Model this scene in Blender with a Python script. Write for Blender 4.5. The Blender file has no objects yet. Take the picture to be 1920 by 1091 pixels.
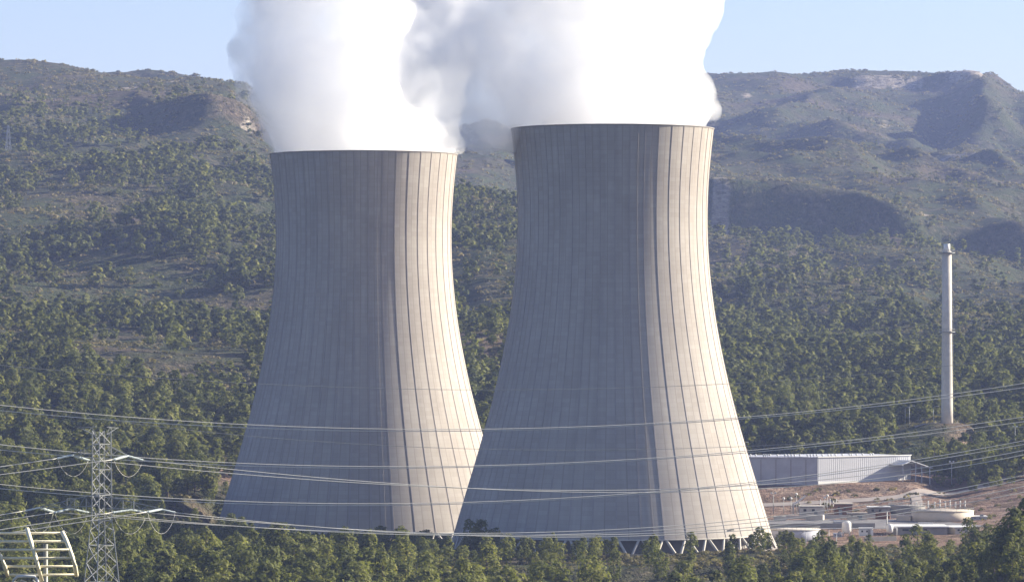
import bpy, bmesh, math, random
import numpy as np
from mathutils import Vector, Matrix

random.seed(7)
rng = np.random.default_rng(11)
sc = bpy.context.scene
COL = sc.collection

# ------------------------------------------------------------------ survey
F = 7800.0            # focal length in photo pixels (photo 1920 wide)
CAM_Z = 65.0
HOR = 620.0

def P(px, py, D):
    return Vector(((px - 960.0) * D / F, D, CAM_Z + (HOR - py) * D / F))
def X(px, D):
    return (px - 960.0) * D / F
def Z(py, D):
    return CAM_Z + (HOR - py) * D / F

# ------------------------------------------------------------------ helpers
def tag(o, label=None, cat=None, group=None, kind=None):
    if label: o['label'] = label
    if cat: o['category'] = cat
    if group: o['group'] = group
    if kind: o['kind'] = kind
    return o

def empty(name, loc, label=None, cat=None, group=None, rz=0.0):
    o = bpy.data.objects.new(name, None)
    o.empty_display_size = 1.0
    o.location = loc
    o.rotation_euler = (0, 0, rz)
    COL.objects.link(o)
    return tag(o, label, cat, group)

def link_mesh(name, me, mat=None, parent=None, loc=None):
    o = bpy.data.objects.new(name, me)
    COL.objects.link(o)
    if mat is not None and len(me.materials) == 0:
        me.materials.append(mat)
    if parent is not None: o.parent = parent
    if loc is not None: o.location = loc
    return o

def np_mesh(name, verts, faces, smooth=False):
    """verts (n,3), faces (m,k) all the same k"""
    me = bpy.data.meshes.new(name)
    verts = np.asarray(verts, dtype=np.float32); faces = np.asarray(faces, dtype=np.int32)
    n, (m, k) = len(verts), faces.shape
    me.vertices.add(n); me.vertices.foreach_set('co', verts.ravel())
    me.loops.add(m * k); me.loops.foreach_set('vertex_index', faces.ravel())
    me.polygons.add(m)
    me.polygons.foreach_set('loop_start', np.arange(0, m * k, k, dtype=np.int32))
    me.polygons.foreach_set('use_smooth', np.full(m, smooth, dtype=bool))
    me.update(calc_edges=True)
    return me

class MB:
    """collects simple solids, then becomes ONE mesh object"""
    def __init__(s): s.v = []; s.f = []; s.sm = []
    def add(s, vs, fs, smooth=False):
        b = len(s.v); s.v += [tuple(v) for v in vs]
        s.f += [tuple(b + i for i in f) for f in fs]; s.sm += [smooth] * len(fs)
        return s
    def box(s, c, d, rz=0.0, taper=1.0):
        cx, cy, cz = c; hx, hy, hz = d[0] / 2, d[1] / 2, d[2] / 2
        cs, sn = math.cos(rz), math.sin(rz); vs = []
        for z, t in ((-hz, 1.0), (hz, taper)):
            for x, y in ((-hx, -hy), (hx, -hy), (hx, hy), (-hx, hy)):
                x *= t; y *= t
                vs.append((cx + x * cs - y * sn, cy + x * sn + y * cs, cz + z))
        return s.add(vs, [(3, 2, 1, 0), (4, 5, 6, 7), (0, 1, 5, 4), (1, 2, 6, 5), (2, 3, 7, 6), (3, 0, 4, 7)])
    def bar(s, a, b, w=0.1, n=4):
        return s.tube([a, b], w / 2 * (1.414 if n == 4 else 1), n, smooth=(n > 4))
    def tube(s, pts, r, n=8, smooth=True, r2=None):
        pts = [Vector(p) for p in pts]; m = len(pts); rings = []
        for i, p in enumerate(pts):
            t = (pts[min(i + 1, m - 1)] - pts[max(i - 1, 0)]).normalized()
            up = Vector((0, 0, 1)) if abs(t.z) < 0.92 else Vector((1, 0, 0))
            u = t.cross(up).normalized(); v = u.cross(t).normalized()
            rr = r if r2 is None else r + (r2 - r) * i / (m - 1)
            rings.append([p + (u * math.cos(a) + v * math.sin(a)) * rr for a in [2 * math.pi * (k + .5) / n for k in range(n)]])
        vs = [v for q in rings for v in q]; fs = []
        for i in range(m - 1):
            for k in range(n):
                k2 = (k + 1) % n
                fs.append((i * n + k, i * n + k2, (i + 1) * n + k2, (i + 1) * n + k))
        fs.append(tuple(range(n))[::-1]); fs.append(tuple((m - 1) * n + k for k in range(n)))
        return s.add(vs, fs, smooth)
    def lathe(s, prof, n=48, c=(0, 0, 0), smooth=True, caps=True):
        vs = []; fs = []
        for r, z in prof:
            for k in range(n):
                a = 2 * math.pi * k / n
                vs.append((c[0] + r * math.cos(a), c[1] + r * math.sin(a), c[2] + z))
        for i in range(len(prof) - 1):
            for k in range(n):
                k2 = (k + 1) % n
                fs.append((i * n + k, i * n + k2, (i + 1) * n + k2, (i + 1) * n + k))
        s.add(vs, fs, smooth)
        if caps:
            b = len(s.v) - len(vs)
            s.f.append(tuple(b + k for k in range(n))[::-1]); s.sm.append(False)
            s.f.append(tuple(b + (len(prof) - 1) * n + k for k in range(n))); s.sm.append(False)
        return s
    def prism(s, poly, z0, z1):
        n = len(poly)
        vs = [(x, y, z0) for x, y in poly] + [(x, y, z1) for x, y in poly]
        fs = [tuple(range(n))[::-1], tuple(range(n, 2 * n))] + [(i, (i + 1) % n, n + (i + 1) % n, n + i) for i in range(n)]
        return s.add(vs, fs)
    def build(s, name, mat, parent=None, loc=None):
        me = bpy.data.meshes.new(name)
        me.from_pydata(s.v, [], s.f)
        me.polygons.foreach_set('use_smooth', s.sm)
        bm = bmesh.new(); bm.from_mesh(me)
        bmesh.ops.recalc_face_normals(bm, faces=bm.faces); bm.to_mesh(me); bm.free()
        me.update()
        return link_mesh(name, me, mat, parent, loc)

# ------------------------------------------------------------------ noise (numpy, value-gradient)
_perm = rng.permutation(4096)
_gx = np.cos(np.arange(4096) * 2.399963); _gy = np.sin(np.arange(4096) * 2.399963)
def pnoise(x, y, seed=0):
    x = np.asarray(x, dtype=np.float64) + seed * 17.13; y = np.asarray(y, dtype=np.float64) - seed * 9.71
    xi = np.floor(x).astype(np.int64); yi = np.floor(y).astype(np.int64)
    xf = x - xi; yf = y - yi
    u = xf * xf * xf * (xf * (xf * 6 - 15) + 10); v = yf * yf * yf * (yf * (yf * 6 - 15) + 10)
    def g(ix, iy, dx, dy):
        h = _perm[(_perm[(ix + seed * 131) & 4095] + iy) & 4095]
        return _gx[h] * dx + _gy[h] * dy
    a = g(xi, yi, xf, yf); b = g(xi + 1, yi, xf - 1, yf)
    c = g(xi, yi + 1, xf, yf - 1); d = g(xi + 1, yi + 1, xf - 1, yf - 1)
    return ((a + u * (b - a)) * (1 - v) + (c + u * (d - c)) * v) * 1.5
def sstep(a, b, x):
    t = np.clip((np.asarray(x, dtype=np.float64) - a) / (b - a), 0, 1); return t * t * (3 - 2 * t)
def gauss(x, m, s): return np.exp(-((np.asarray(x, dtype=np.float64) - m) / s) ** 2)

# ------------------------------------------------------------------ terrain
TA = (X(682, 1408), 1408.0, -3.4)      # cooling tower far (left)
TB = (X(1148.5, 1300), 1300.0, 0.0)    # cooling tower near (right)
NEAR = [(-60, 63.2), (0, 63.2), (30, 62.0), (110, 56.6), (200, 49.5), (300, 40.0), (450, 18), (560, 4.0), (750, -7), (950, -4), (1080, -2.5)]
LEFT_TOP = [(4500, 150), (6500, 250)]
COLS = {
 -700: [(1150,1070),(1250,1000),(1400,925),(1550,850),(1700,760),(1900,650),(2100,560),(2400,460),(2800,340),(3200,240),(3600,165),(3900,118),(4050,112),(4500,135),(6500,230),(9000,300)],
 0:    [(1150,1070),(1250,1003),(1400,928),(1550,855),(1700,765),(1900,660),(2100,572),(2400,470),(2800,362),(3200,266),(3600,190),(3900,133),(4020,120),(4500,145),(6500,230),(9000,300)],
 250:  [(1150,1072),(1250,1012),(1400,940),(1550,868),(1700,772),(1900,668),(2100,580),(2400,478),(2800,368),(3200,278),(3600,202),(3900,153),(4020,139),(4500,160),(6500,235),(9000,300)],
 360:  [(1150,1074),(1250,1018),(1400,955),(1550,880),(1700,785),(1900,680),(2100,590),(2400,485),(2800,372),(3200,282),(3370,255),(3400,205),(3700,175),(3950,147),(4500,170),(6500,240),(9000,300)],
 440:  [(1150,1075),(1250,1025),(1400,990),(1550,900),(1700,790),(1900,685),(2100,595),(2400,492),(2800,380),(3200,292),(3370,268),(3405,208),(3600,192),(3900,165),(4500,190),(6500,250),(9000,300)],
 520:  [(1150,1075),(1250,1035),(1400,1012),(1550,915),(1700,800),(1900,695),(2100,602),(2400,500),(2800,395),(3200,320),(3330,300),(3400,262),(3600,250),(3900,240),(4500,250),(6500,280),(9000,310)],
 700:  [(1150,1077),(1250,1045),(1400,1012),(1550,915),(1700,810),(1900,700),(2100,605),(2400,505),(2800,420),(3200,400),(3600,370),(4100,300),(4300,280),(4600,280),(6500,300),(9000,320)],
 860:  [(1150,1077),(1250,1045),(1400,1000),(1550,905),(1700,800),(1850,700),(2050,600),(2300,502),(2600,405),(2800,402),(3200,405),(3600,370),(4150,280),(4300,262),(4600,262),(6500,290),(9000,320)],
 905:  [(1150,1077),(1250,1045),(1400,995),(1550,900),(1700,795),(1850,697),(2050,595),(2300,498),(2600,402),(2750,403),(3200,410),(3600,372),(4100,285),(4200,247),(4500,250),(6500,285),(9000,320)],
 965:  [(1150,1077),(1250,1045),(1400,990),(1550,900),(1700,795),(1850,700),(2050,600),(2300,505),(2600,412),(2750,412),(3200,415),(3600,380),(4100,300),(4200,258),(4500,250),(6500,280),(9000,320)],
 1150: [(1150,1077),(1250,1045),(1400,985),(1550,905),(1700,815),(1900,730),(2200,630),(2400,590),(2700,530),(3200,450),(3500,400),(3800,330),(4200,290),(4600,295),(5200,240),(5900,165),(6050,160),(6700,190),(9000,320)],
 1340: [(1150,1066),(1250,1032),(1400,985),(1500,958),(1555,911),(1640,880),(1700,835),(1900,745),(2200,655),(2400,607),(2600,592),(2900,532),(3200,482),(3400,452),(3482,474),(3497,350),(3900,303),(4300,279),(4500,296),(4900,262),(5400,205),(5900,146),(6000,140),(6600,190),(9000,320)],
 1480: [(1150,1070),(1250,1032),(1400,983),(1500,958),(1555,909),(1640,878),(1700,832),(1900,745),(2200,652),(2400,609),(2600,580),(2900,522),(3200,476),(3400,455),(3482,480),(3497,356),(3950,303),(4300,278),(4550,300),(4900,257),(5400,210),(5900,150),(6000,143),(6600,190),(9000,320)],
 1600: [(1150,1072),(1250,1032),(1400,983),(1500,957),(1555,908),(1640,876),(1700,825),(1900,745),(2200,650),(2400,607),(2600,575),(2900,520),(3200,480),(3440,470),(3482,490),(3497,370),(4000,312),(4300,283),(4600,310),(5000,250),(5500,192),(5925,158),(5945,139),(6050,135),(6600,190),(9000,320)],
 1710: [(1150,1074),(1250,1032),(1400,983),(1500,957),(1555,910),(1640,874),(1690,806),(1900,745),(2200,652),(2400,615),(2600,580),(2900,530),(3200,492),(3440,480),(3482,500),(3497,402),(4000,335),(4350,291),(4650,312),(5000,262),(5300,222),(5650,182),(5925,162),(5945,141),(6050,137),(6600,190),(9000,320)],
 1775: [(1150,1074),(1250,1032),(1400,983),(1500,955),(1560,925),(1640,880),(1690,796),(1720,791),(1900,745),(2200,655),(2400,618),(2600,590),(2900,540),(3200,497),(3440,485),(3482,506),(3497,416),(4050,350),(4400,298),(4700,305),(5000,292),(5250,272),(5500,215),(5700,180),(5925,162),(5945,142),(6050,138),(6600,190),(9000,320)],
 1850: [(1150,1072),(1250,1030),(1400,981),(1500,945),(1560,915),(1650,868),(1700,845),(1900,750),(2200,650),(2400,620),(2600,600),(2900,545),(3200,510),(3440,492),(3482,512),(3497,424),(4050,365),(4400,302),(4700,310),(4950,290),(5070,195),(5300,172),(5750,158),(5910,160),(5935,143),(6050,140),(6600,190),(9000,320)],
 1920: [(1150,1072),(1250,1028),(1400,978),(1500,935),(1560,905),(1650,865),(1720,830),(1900,750),(2200,650),(2400,622),(2600,608),(2900,550),(3200,522),(3440,500),(3482,520),(3497,432),(4050,372),(4400,307),(4700,315),(4950,298),(5080,235),(5400,200),(5600,190),(5850,182),(6000,178),(6100,180),(6700,210),(9000,320)],
 2700: [(1150,1072),(1250,1020),(1400,960),(1500,920),(1560,900),(1650,865),(1720,830),(1900,750),(2200,650),(2400,622),(2600,600),(2900,550),(3200,520),(3440,490),(3600,470),(3740,420),(4050,372),(4400,310),(4700,305),(5000,280),(5400,250),(5600,225),(5850,215),(6000,205),(6100,210),(6700,230),(9000,320)],
}
_pxs = np.array(sorted(COLS)); _Dg = np.concatenate([np.arange(-60, 1100, 5), np.arange(1100, 9001, 5)]).astype(float)
_tab = []
for p in _pxs:
    d = [q[0] for q in NEAR] + [q[0] for q in COLS[p]]
    h = [q[1] for q in NEAR] + [Z(q[1], q[0]) for q in COLS[p]]
    col = np.interp(_Dg, d, h)
    k = np.array([1, 2, 1.]); k /= k.sum()
    colp = np.pad(col, 1, mode='edge'); _tab.append(np.convolve(colp, k, 'valid'))
_tab = np.array(_tab)

def H(x, y):
    x = np.asarray(x, dtype=np.float64); y = np.asarray(y, dtype=np.float64)
    x, y = np.broadcast_arrays(x, y)
    D = np.clip(y, -60, 8990)
    px = np.clip(960 + F * x / np.maximum(D, 400), _pxs[0], _pxs[-1] - 1e-6)
    # warp the column coordinate a little so ridges do not run along sight lines
    w = sstep(2600, 3600, D)
    pw = px + w * 26 * pnoise(x / 160, y / 240, 9)
    pw = np.clip(pw, _pxs[0], _pxs[-1] - 1e-6)
    i = np.clip(np.searchsorted(_pxs, pw, side='right') - 1, 0, len(_pxs) - 2)
    t = (pw - _pxs[i]) / (_pxs[i + 1] - _pxs[i]); t = t * t * (3 - 2 * t) * .6 + t * .4
    dw = D + sstep(2300, 3400, D) * (1 - .65 * gauss(D, 3490, 120) * (px > 1200)) * (30 * pnoise(x / 210, y / 300, 4) + 16 * pnoise(x / 60, y / 90, 5))
    dw = dw + 26 * gauss(px, 1690, 60) * gauss(D, 3490, 300)
    dw = np.clip(dw, -60, 8990)
    g = np.interp(dw, _Dg, np.arange(len(_Dg))); j = np.clip(g.astype(int), 0, len(_Dg) - 2); s = g - j
    h = (_tab[i, j] * (1 - s) + _tab[i, j + 1] * s) * (1 - t) + (_tab[i + 1, j] * (1 - s) + _tab[i + 1, j + 1] * s) * t
    # relief: gullies and spurs, none on the plant platform
    m = sstep(1680, 2100, D) * (1 - sstep(7000, 8500, D))
    ml = np.where(px < 980, sstep(1450, 2000, D), 0) * (1 - sstep(7000, 8500, D)); m = np.maximum(m, ml)
    far = sstep(3300, 4600, D)
    up = sstep(2000, 3000, D)
    gul = 1 - np.abs(pnoise((x + y * .35) / 240, y / 520, 1)) * 2
    dmp = 1 - .7 * np.where(px < 980, gauss(D, 3980, 260), gauss(D, 6020, 420))
    h = h + m * dmp * ((11 + 9 * up + 7 * far) * (gul - .45)
                 + (6.0 + 4.5 * up + 4.5 * far) * pnoise((x - y * .2) / 105, y / 190, 2)
                 + (1.6 + 1.4 * up + 2 * far) * pnoise(x / 42, y / 60, 3)
                 + (.5 + .8 * far) * pnoise(x / 15, y / 22, 6) - 1.0)
    # near ground: small undulation, raised bank bottom right
    h = h + sstep(700, 900, D) * (1 - m) * (1 - sstep(1235, 1260, D)) * (.8 * pnoise(x / 30, y / 30, 7) + .3 * pnoise(x / 9, y / 9, 8))
    h = h + 20 * gauss(px, 1990, 170) * gauss(D, 930, 100)
    h = h + 4.0 * gauss(px, 150, 260) * gauss(D, 1080, 110)
    h = h - 2.4 * (1 - sstep(1159, 1164, D + 5 * pnoise(x / 22, y / 40, 12))) * sstep(880, 960, px) * (1 - sstep(1430, 1500, px)) * sstep(1000, 1080, D)
    # circular pads of the cooling towers
    for (cx, cy, cz) in (TA, TB):
        r = np.hypot(x - cx, y - cy); k = 1 - sstep(55, 70, r)
        h = h * (1 - k) + (cz - 2.2) * k
    # flat pad of the chimney and the hall
    r = np.hypot(x - X(1775, 1700), y - 1700); k = 1 - sstep(7, 18, r); h = h * (1 - k) + 27.2 * k
    return h
def Hs(x, y): return float(H(np.array([x]), np.array([y]))[0])

def plant_zone(x, y):
    px = 960 + F * x / np.maximum(y, 400)
    z = sstep(1335, 1420, px) * sstep(1262, 1285, y) * (1 - sstep(1620, 1650, y))
    return z

# ------------------------------------------------------------------ materials
def mat(name):
    m = bpy.data.materials.new(name); m.use_nodes = True
    nt = m.node_tree; b = nt.nodes['Principled BSDF']
    return m, nt, b
def N(nt, typ, **kw):
    n = nt.nodes.new(typ)
    for k, v in kw.items(): setattr(n, k, v)
    return n
def ramp(nt, fac, stops, interp='LINEAR'):
    r = N(nt, 'ShaderNodeValToRGB'); r.color_ramp.interpolation = interp
    els = r.color_ramp.elements
    while len(els) < len(stops): els.new(.5)
    for e, (p, c) in zip(els, stops):
        e.position = p; e.color = (c[0], c[1], c[2], 1) if hasattr(c, '__len__') else (c, c, c, 1)
    nt.links.new(fac, r.inputs[0]); return r.outputs[0]
def noise(nt, vec, scale, detail=4, rough=.55, dist=0):
    n = N(nt, 'ShaderNodeTexNoise'); n.inputs['Scale'].default_value = scale
    n.inputs['Detail'].default_value = detail; n.inputs['Roughness'].default_value = rough; n.inputs['Distortion'].default_value = dist
    nt.links.new(vec, n.inputs['Vector']); return n.outputs['Fac']
def mixc(nt, fac, a, b, blend='MIX'):
    n = N(nt, 'ShaderNodeMix', data_type='RGBA', blend_type=blend)
    for s, v in ((n.inputs[0], fac), (n.inputs[6], a), (n.inputs[7], b)):
        if hasattr(v, 'links'): nt.links.new(v, s)
        elif hasattr(v, '__len__'): s.default_value = (v[0], v[1], v[2], 1)
        else: s.default_value = v
    return n.outputs[2]
def mapping(nt, vec, scale=(1, 1, 1)):
    n = N(nt, 'ShaderNodeMapping'); n.inputs['Scale'].default_value = scale
    nt.links.new(vec, n.inputs['Vector']); return n.outputs[0]
def math_(nt, op, a, b=None, clamp=False):
    n = N(nt, 'ShaderNodeMath', operation=op); n.use_clamp = clamp
    for s, v in ((n.inputs[0], a), (n.inputs[1], b)):
        if v is None: continue
        if hasattr(v, 'links'): nt.links.new(v, s)
        else: s.default_value = v
    return n.outputs[0]

def simple(name, col, rough=.8, metal=0.0, var=.25, scale=1.2, spec=.3):
    m, nt, b = mat(name)
    tc = N(nt, 'ShaderNodeTexCoord')
    f = noise(nt, tc.outputs['Object'], scale, 5, .6)
    c = ramp(nt, f, [(.3, [c * (1 - var) for c in col]), (.7, [min(1, c * (1 + var * .6)) for c in col])])
    nt.links.new(c, b.inputs['Base Color']); b.inputs['Roughness'].default_value = rough
    b.inputs['Metallic'].default_value = metal; b.inputs['Specular IOR Level'].default_value = spec
    return m

def make_ground():
    m, nt, b = mat('hill_scrub_ground')
    geo = N(nt, 'ShaderNodeNewGeometry'); pos = geo.outputs['Position']
    big = noise(nt, pos, .006, 4, .55, .4)
    mid = noise(nt, pos, .03, 5, .65, .3)
    fine = noise(nt, pos, .16, 5, .75)
    tiny = noise(nt, pos, .55, 3, .7)
    scrub = ramp(nt, fine, [(.36, (.026, .032, .020)), (.48, (.050, .052, .032)), (.60, (.095, .084, .056)), (.70, (.17, .14, .10))])
    green = ramp(nt, tiny, [(.35, (.026, .040, .018)), (.65, (.085, .092, .042))])
    f = ramp(nt, mid, [(.42, 0.), (.60, 1.)])
    c = mixc(nt, f, scrub, green)
    brown = ramp(nt, fine, [(.34, (.050, .040, .030)), (.52, (.105, .080, .060)), (.68, (.20, .15, .11))])
    f2 = ramp(nt, big, [(.52, 0.), (.64, .75)])
    c = mixc(nt, f2, c, brown)
    # limestone where the slope is steep
    sep = N(nt, 'ShaderNodeSeparateXYZ'); nt.links.new(geo.outputs['Normal'], sep.inputs[0])
    rk = noise(nt, mapping(nt, pos, (1, 1, 3.0)), .035, 6, .7, .5)
    steep = math_(nt, 'ADD', math_(nt, 'SUBTRACT', .93, sep.outputs['Z']), math_(nt, 'MULTIPLY', math_(nt, 'SUBTRACT', rk, .52), .9))
    fr = ramp(nt, steep, [(.05, 0.), (.20, 1.)])
    rock = ramp(nt, noise(nt, mapping(nt, pos, (1, 1, 2.5)), .12, 6, .75, .8), [(.36, (.07, .062, .055)), (.52, (.15, .13, .11)), (.68, (.38, .33, .27))])
    fr2 = mixc(nt, ramp(nt, noise(nt, pos, .009, 3), [(.56, 0.), (.68, .8)]), (0, 0, 0), fr)
    c = mixc(nt, fr2, c, rock)
    ao = N(nt, 'ShaderNodeAttribute', attribute_name='outcrop')
    pale = ramp(nt, noise(nt, mapping(nt, pos, (1, 1, 2.5)), .16, 6, .75, .8), [(.38, (.14, .12, .095)), (.52, (.30, .255, .20)), (.66, (.45, .39, .32))])
    c = mixc(nt, ramp(nt, ao.outputs['Fac'], [(.25, 0.), (.55, 1.)]), c, pale)
    # bare reddish earth of the plant platform and cuttings
    at = N(nt, 'ShaderNodeAttribute', attribute_name='bare')
    earth = ramp(nt, noise(nt, pos, .09, 6, .7, .4), [(.33, (.10, .068, .052)), (.5, (.20, .130, .098)), (.66, (.33, .245, .19))])
    c = mixc(nt, math_(nt, 'MULTIPLY', at.outputs['Fac'], ramp(nt, fine, [(.25, .55), (.5, 1.)])), c, earth)
    nt.links.new(c, b.inputs['Base Color'])
    b.inputs['Roughness'].default_value = 1; b.inputs['Specular IOR Level'].default_value = .05
    bp = N(nt, 'ShaderNodeBump'); bp.inputs['Strength'].default_value = 1.0; bp.inputs['Distance'].default_value = 5.0
    hh = math_(nt, 'ADD', math_(nt, 'MULTIPLY', mid, 1.2), math_(nt, 'ADD', fine, math_(nt, 'MULTIPLY', tiny, .25)))
    nt.links.new(hh, bp.inputs['Height']); nt.links.new(bp.outputs[0], b.inputs['Normal'])
    return m

def make_leaf(name, dark, light):
    m, nt, b = mat(name)
    at = N(nt, 'ShaderNodeAttribute', attribute_name='tint')
    oi = N(nt, 'ShaderNodeObjectInfo')
    geo = N(nt, 'ShaderNodeNewGeometry')
    f = math_(nt, 'FRACT', math_(nt, 'ADD', at.outputs['Fac'], oi.outputs['Random']))
    n2 = noise(nt, geo.outputs['Position'], .8, 3)
    f = math_(nt, 'ADD', math_(nt, 'MULTIPLY', f, .6), math_(nt, 'MULTIPLY', n2, .5), True)
    c = ramp(nt, f, [(.1, dark), (.75, light), (1., [light[0] * 1.35, light[1] * 1.15, light[2] * .9])])
    nt.links.new(c, b.inputs['Base Color']); b.inputs['Roughness'].default_value = .8
    b.inputs['Specular IOR Level'].default_value = .12
    tr = N(nt, 'ShaderNodeBsdfTranslucent'); nt.links.new(mixc(nt, 1.0, c, (1.3, 1.35, .7), 'MULTIPLY'), tr.inputs[0])
    mx = N(nt, 'ShaderNodeMixShader'); mx.inputs[0].default_value = .36
    nt.links.new(b.outputs[0], mx.inputs[1]); nt.links.new(tr.outputs[0], mx.inputs[2])
    nt.links.new(mx.outputs[0], nt.nodes['Material Output'].inputs[0])
    return m

def make_shell(name):
    m, nt, b = mat(name)
    uv = N(nt, 'ShaderNodeUVMap'); uv.uv_map = 'panels'
    tc = N(nt, 'ShaderNodeTexCoord')
    streak = noise(nt, mapping(nt, uv.outputs[0], (3.0, .035, 1)), 1.0, 6, .7)
    c1 = ramp(nt, streak, [(.3, (.35, .315, .282)), (.55, (.39, .354, .318)), (.75, (.425, .388, .350))])
    blot = noise(nt, tc.outputs['Object'], .05, 5, .6)
    c1 = mixc(nt, ramp(nt, blot, [(.42, 0.), (.62, .40)]), c1, (.28, .245, .22))
    br = N(nt, 'ShaderNodeTexBrick'); br.offset = 0; br.squash = 1
    br.inputs['Scale'].default_value = 1.0; br.inputs['Brick Width'].default_value = .5; br.inputs['Row Height'].default_value = 1.35
    br.inputs['Mortar Size'].default_value = .035; br.inputs['Mortar Smooth'].default_value = .5; br.inputs['Bias'].default_value = 0
    br.inputs['Color1'].default_value = (1, 1, 1, 1); br.inputs['Color2'].default_value = (.90, .89, .87, 1); br.inputs['Mortar'].default_value = (.74, .72, .70, 1)
    nt.links.new(uv.outputs[0], br.inputs['Vector'])
    c1 = mixc(nt, .8, c1, br.outputs[0], 'MULTIPLY')
    grime = noise(nt, mapping(nt, uv.outputs[0], (1.4, .012, 1)), 1.0, 4, .6)
    c1 = mixc(nt, ramp(nt, grime, [(.5, 0.), (.72, .28)]), c1, (.22, .195, .175))
    nt.links.new(c1, b.inputs['Base Color']); b.inputs['Roughness'].default_value = .95; b.inputs['Specular IOR Level'].default_value = .1
    return m

M_ground = make_ground()
M_leaf = make_leaf('pine_needles', (.034, .048, .018), (.155, .160, .048))
M_bush = make_leaf('scrub_leaves', (.050, .052, .026), (.175, .150, .085))
M_bark = simple('pine_bark', (.12, .09, .07), .95, 0, .3, 3)
M_shell = make_shell('weathered_concrete_shell')
M_conc = simple('pale_concrete', (.50, .46, .40), .9, 0, .15, .4)
M_rib = simple('darker_rib_concrete', (.33, .295, .275), .95, 0, .15, .3)  # ribs slightly darker than the shell panels
M_concdark = simple('dark_concrete', (.24, .22, .20), .9, 0, .2, .4)
M_white = simple('white_paint', (.62, .61, .58), .6, 0, .1, .5)
M_offw = simple('corrugated_cladding_white', (.46, .46, .48), .6, 0, .07, .2)
M_cream = simple('cream_tank_paint', (.50, .43, .34), .7, 0, .12, .3)
M_greyp = simple('grey_cladding_and_shade', (.36, .36, .40), .7, 0, .12, .3)  # also carries the painted shade of the hall's left wing
M_steel = simple('galvanised_steel', (.40, .40, .38), .55, .2, .15, 2)
M_dsteel = simple('dark_grey_steel', (.26, .27, .26), .6, .2, .2, 2)  # on the near pylon's arms this darker tone stands in for shade
M_alu = simple('aluminium_conductor', (.66, .63, .56), .5, .1, .08, .2)
M_glass = simple('pale_glass_insulator', (.66, .71, .69), .25, 0, .08, 3, .6)
M_yellow = simple('cream_yellow_paint', (.80, .73, .54), .6, 0, .12, 2)
M_asph = simple('worn_asphalt', (.15, .14, .14), .95, 0, .25, .15)
M_road = simple('pale_road_surface', (.26, .22, .195), .95, 0, .2, .15)
M_rust = simple('rusty_brown_metal', (.20, .10, .06), .85, 0, .3, 1)
M_black = simple('black_marking_paint', (.05, .05, .05), .8, 0, .1, 1)

def pick_road(nt): pass

# ------------------------------------------------------------------ world, sun, camera
SUN_E = math.radians(21.0); SUN_A = math.radians(108.0)      # angle from the camera side (-Y) towards +X
S = Vector((math.cos(SUN_E) * math.sin(SUN_A), -math.cos(SUN_E) * math.cos(SUN_A), math.sin(SUN_E)))
w = bpy.data.worlds.new('World'); sc.world = w; w.use_nodes = True
nt = w.node_tree; bg = nt.nodes['Background']
sky = nt.nodes.new('ShaderNodeTexSky'); sky.sky_type = 'NISHITA'; sky.sun_disc = False
sky.sun_elevation = SUN_E; sky.sun_rotation = math.atan2(S.x, S.y)
sky.altitude = 300; sky.air_density = 1.0; sky.dust_density = .9; sky.ozone_density = 2.5
tn = nt.nodes.new('ShaderNodeMix'); tn.data_type = 'RGBA'; tn.blend_type = 'MULTIPLY'; tn.inputs[0].default_value = 1; tn.inputs[7].default_value = (.93, .89, 1.04, 1)
nt.links.new(sky.outputs[0], tn.inputs[6]); nt.links.new(tn.outputs[2], bg.inputs[0]); bg.inputs[1].default_value = .058
sun = bpy.data.lights.new('sun', 'SUN'); sun.energy = 5.0; sun.angle = math.radians(.5); sun.color = (1.0, .92, .75)
so = bpy.data.objects.new('sun', sun); so.rotation_euler = S.to_track_quat('Z', 'Y').to_euler(); so.location = (400, 900, 500); COL.objects.link(so)

cam = bpy.data.cameras.new('camera'); cam.sensor_width = 36; cam.lens = F / 1920 * 36
cam.clip_start = 1; cam.clip_end = 20000
co = bpy.data.objects.new('camera', cam); co.location = (0, 0, CAM_Z)
co.rotation_euler = (math.radians(90) + math.atan((HOR - 545.5) / F), 0, 0); COL.objects.link(co); sc.camera = co

sc.view_settings.view_transform = 'Standard'; sc.view_settings.look = 'None'
sc.view_settings.exposure = 1.65; sc.view_settings.gamma = 1
cy = sc.cycles
cy.max_bounces = 32; cy.diffuse_bounces = 3; cy.glossy_bounces = 2; cy.transmission_bounces = 3
cy.volume_bounces = 32; cy.transparent_max_bounces = 16
cy.use_denoising = True; cy.volume_step_rate = 1.0; cy.volume_max_steps = 128

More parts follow.
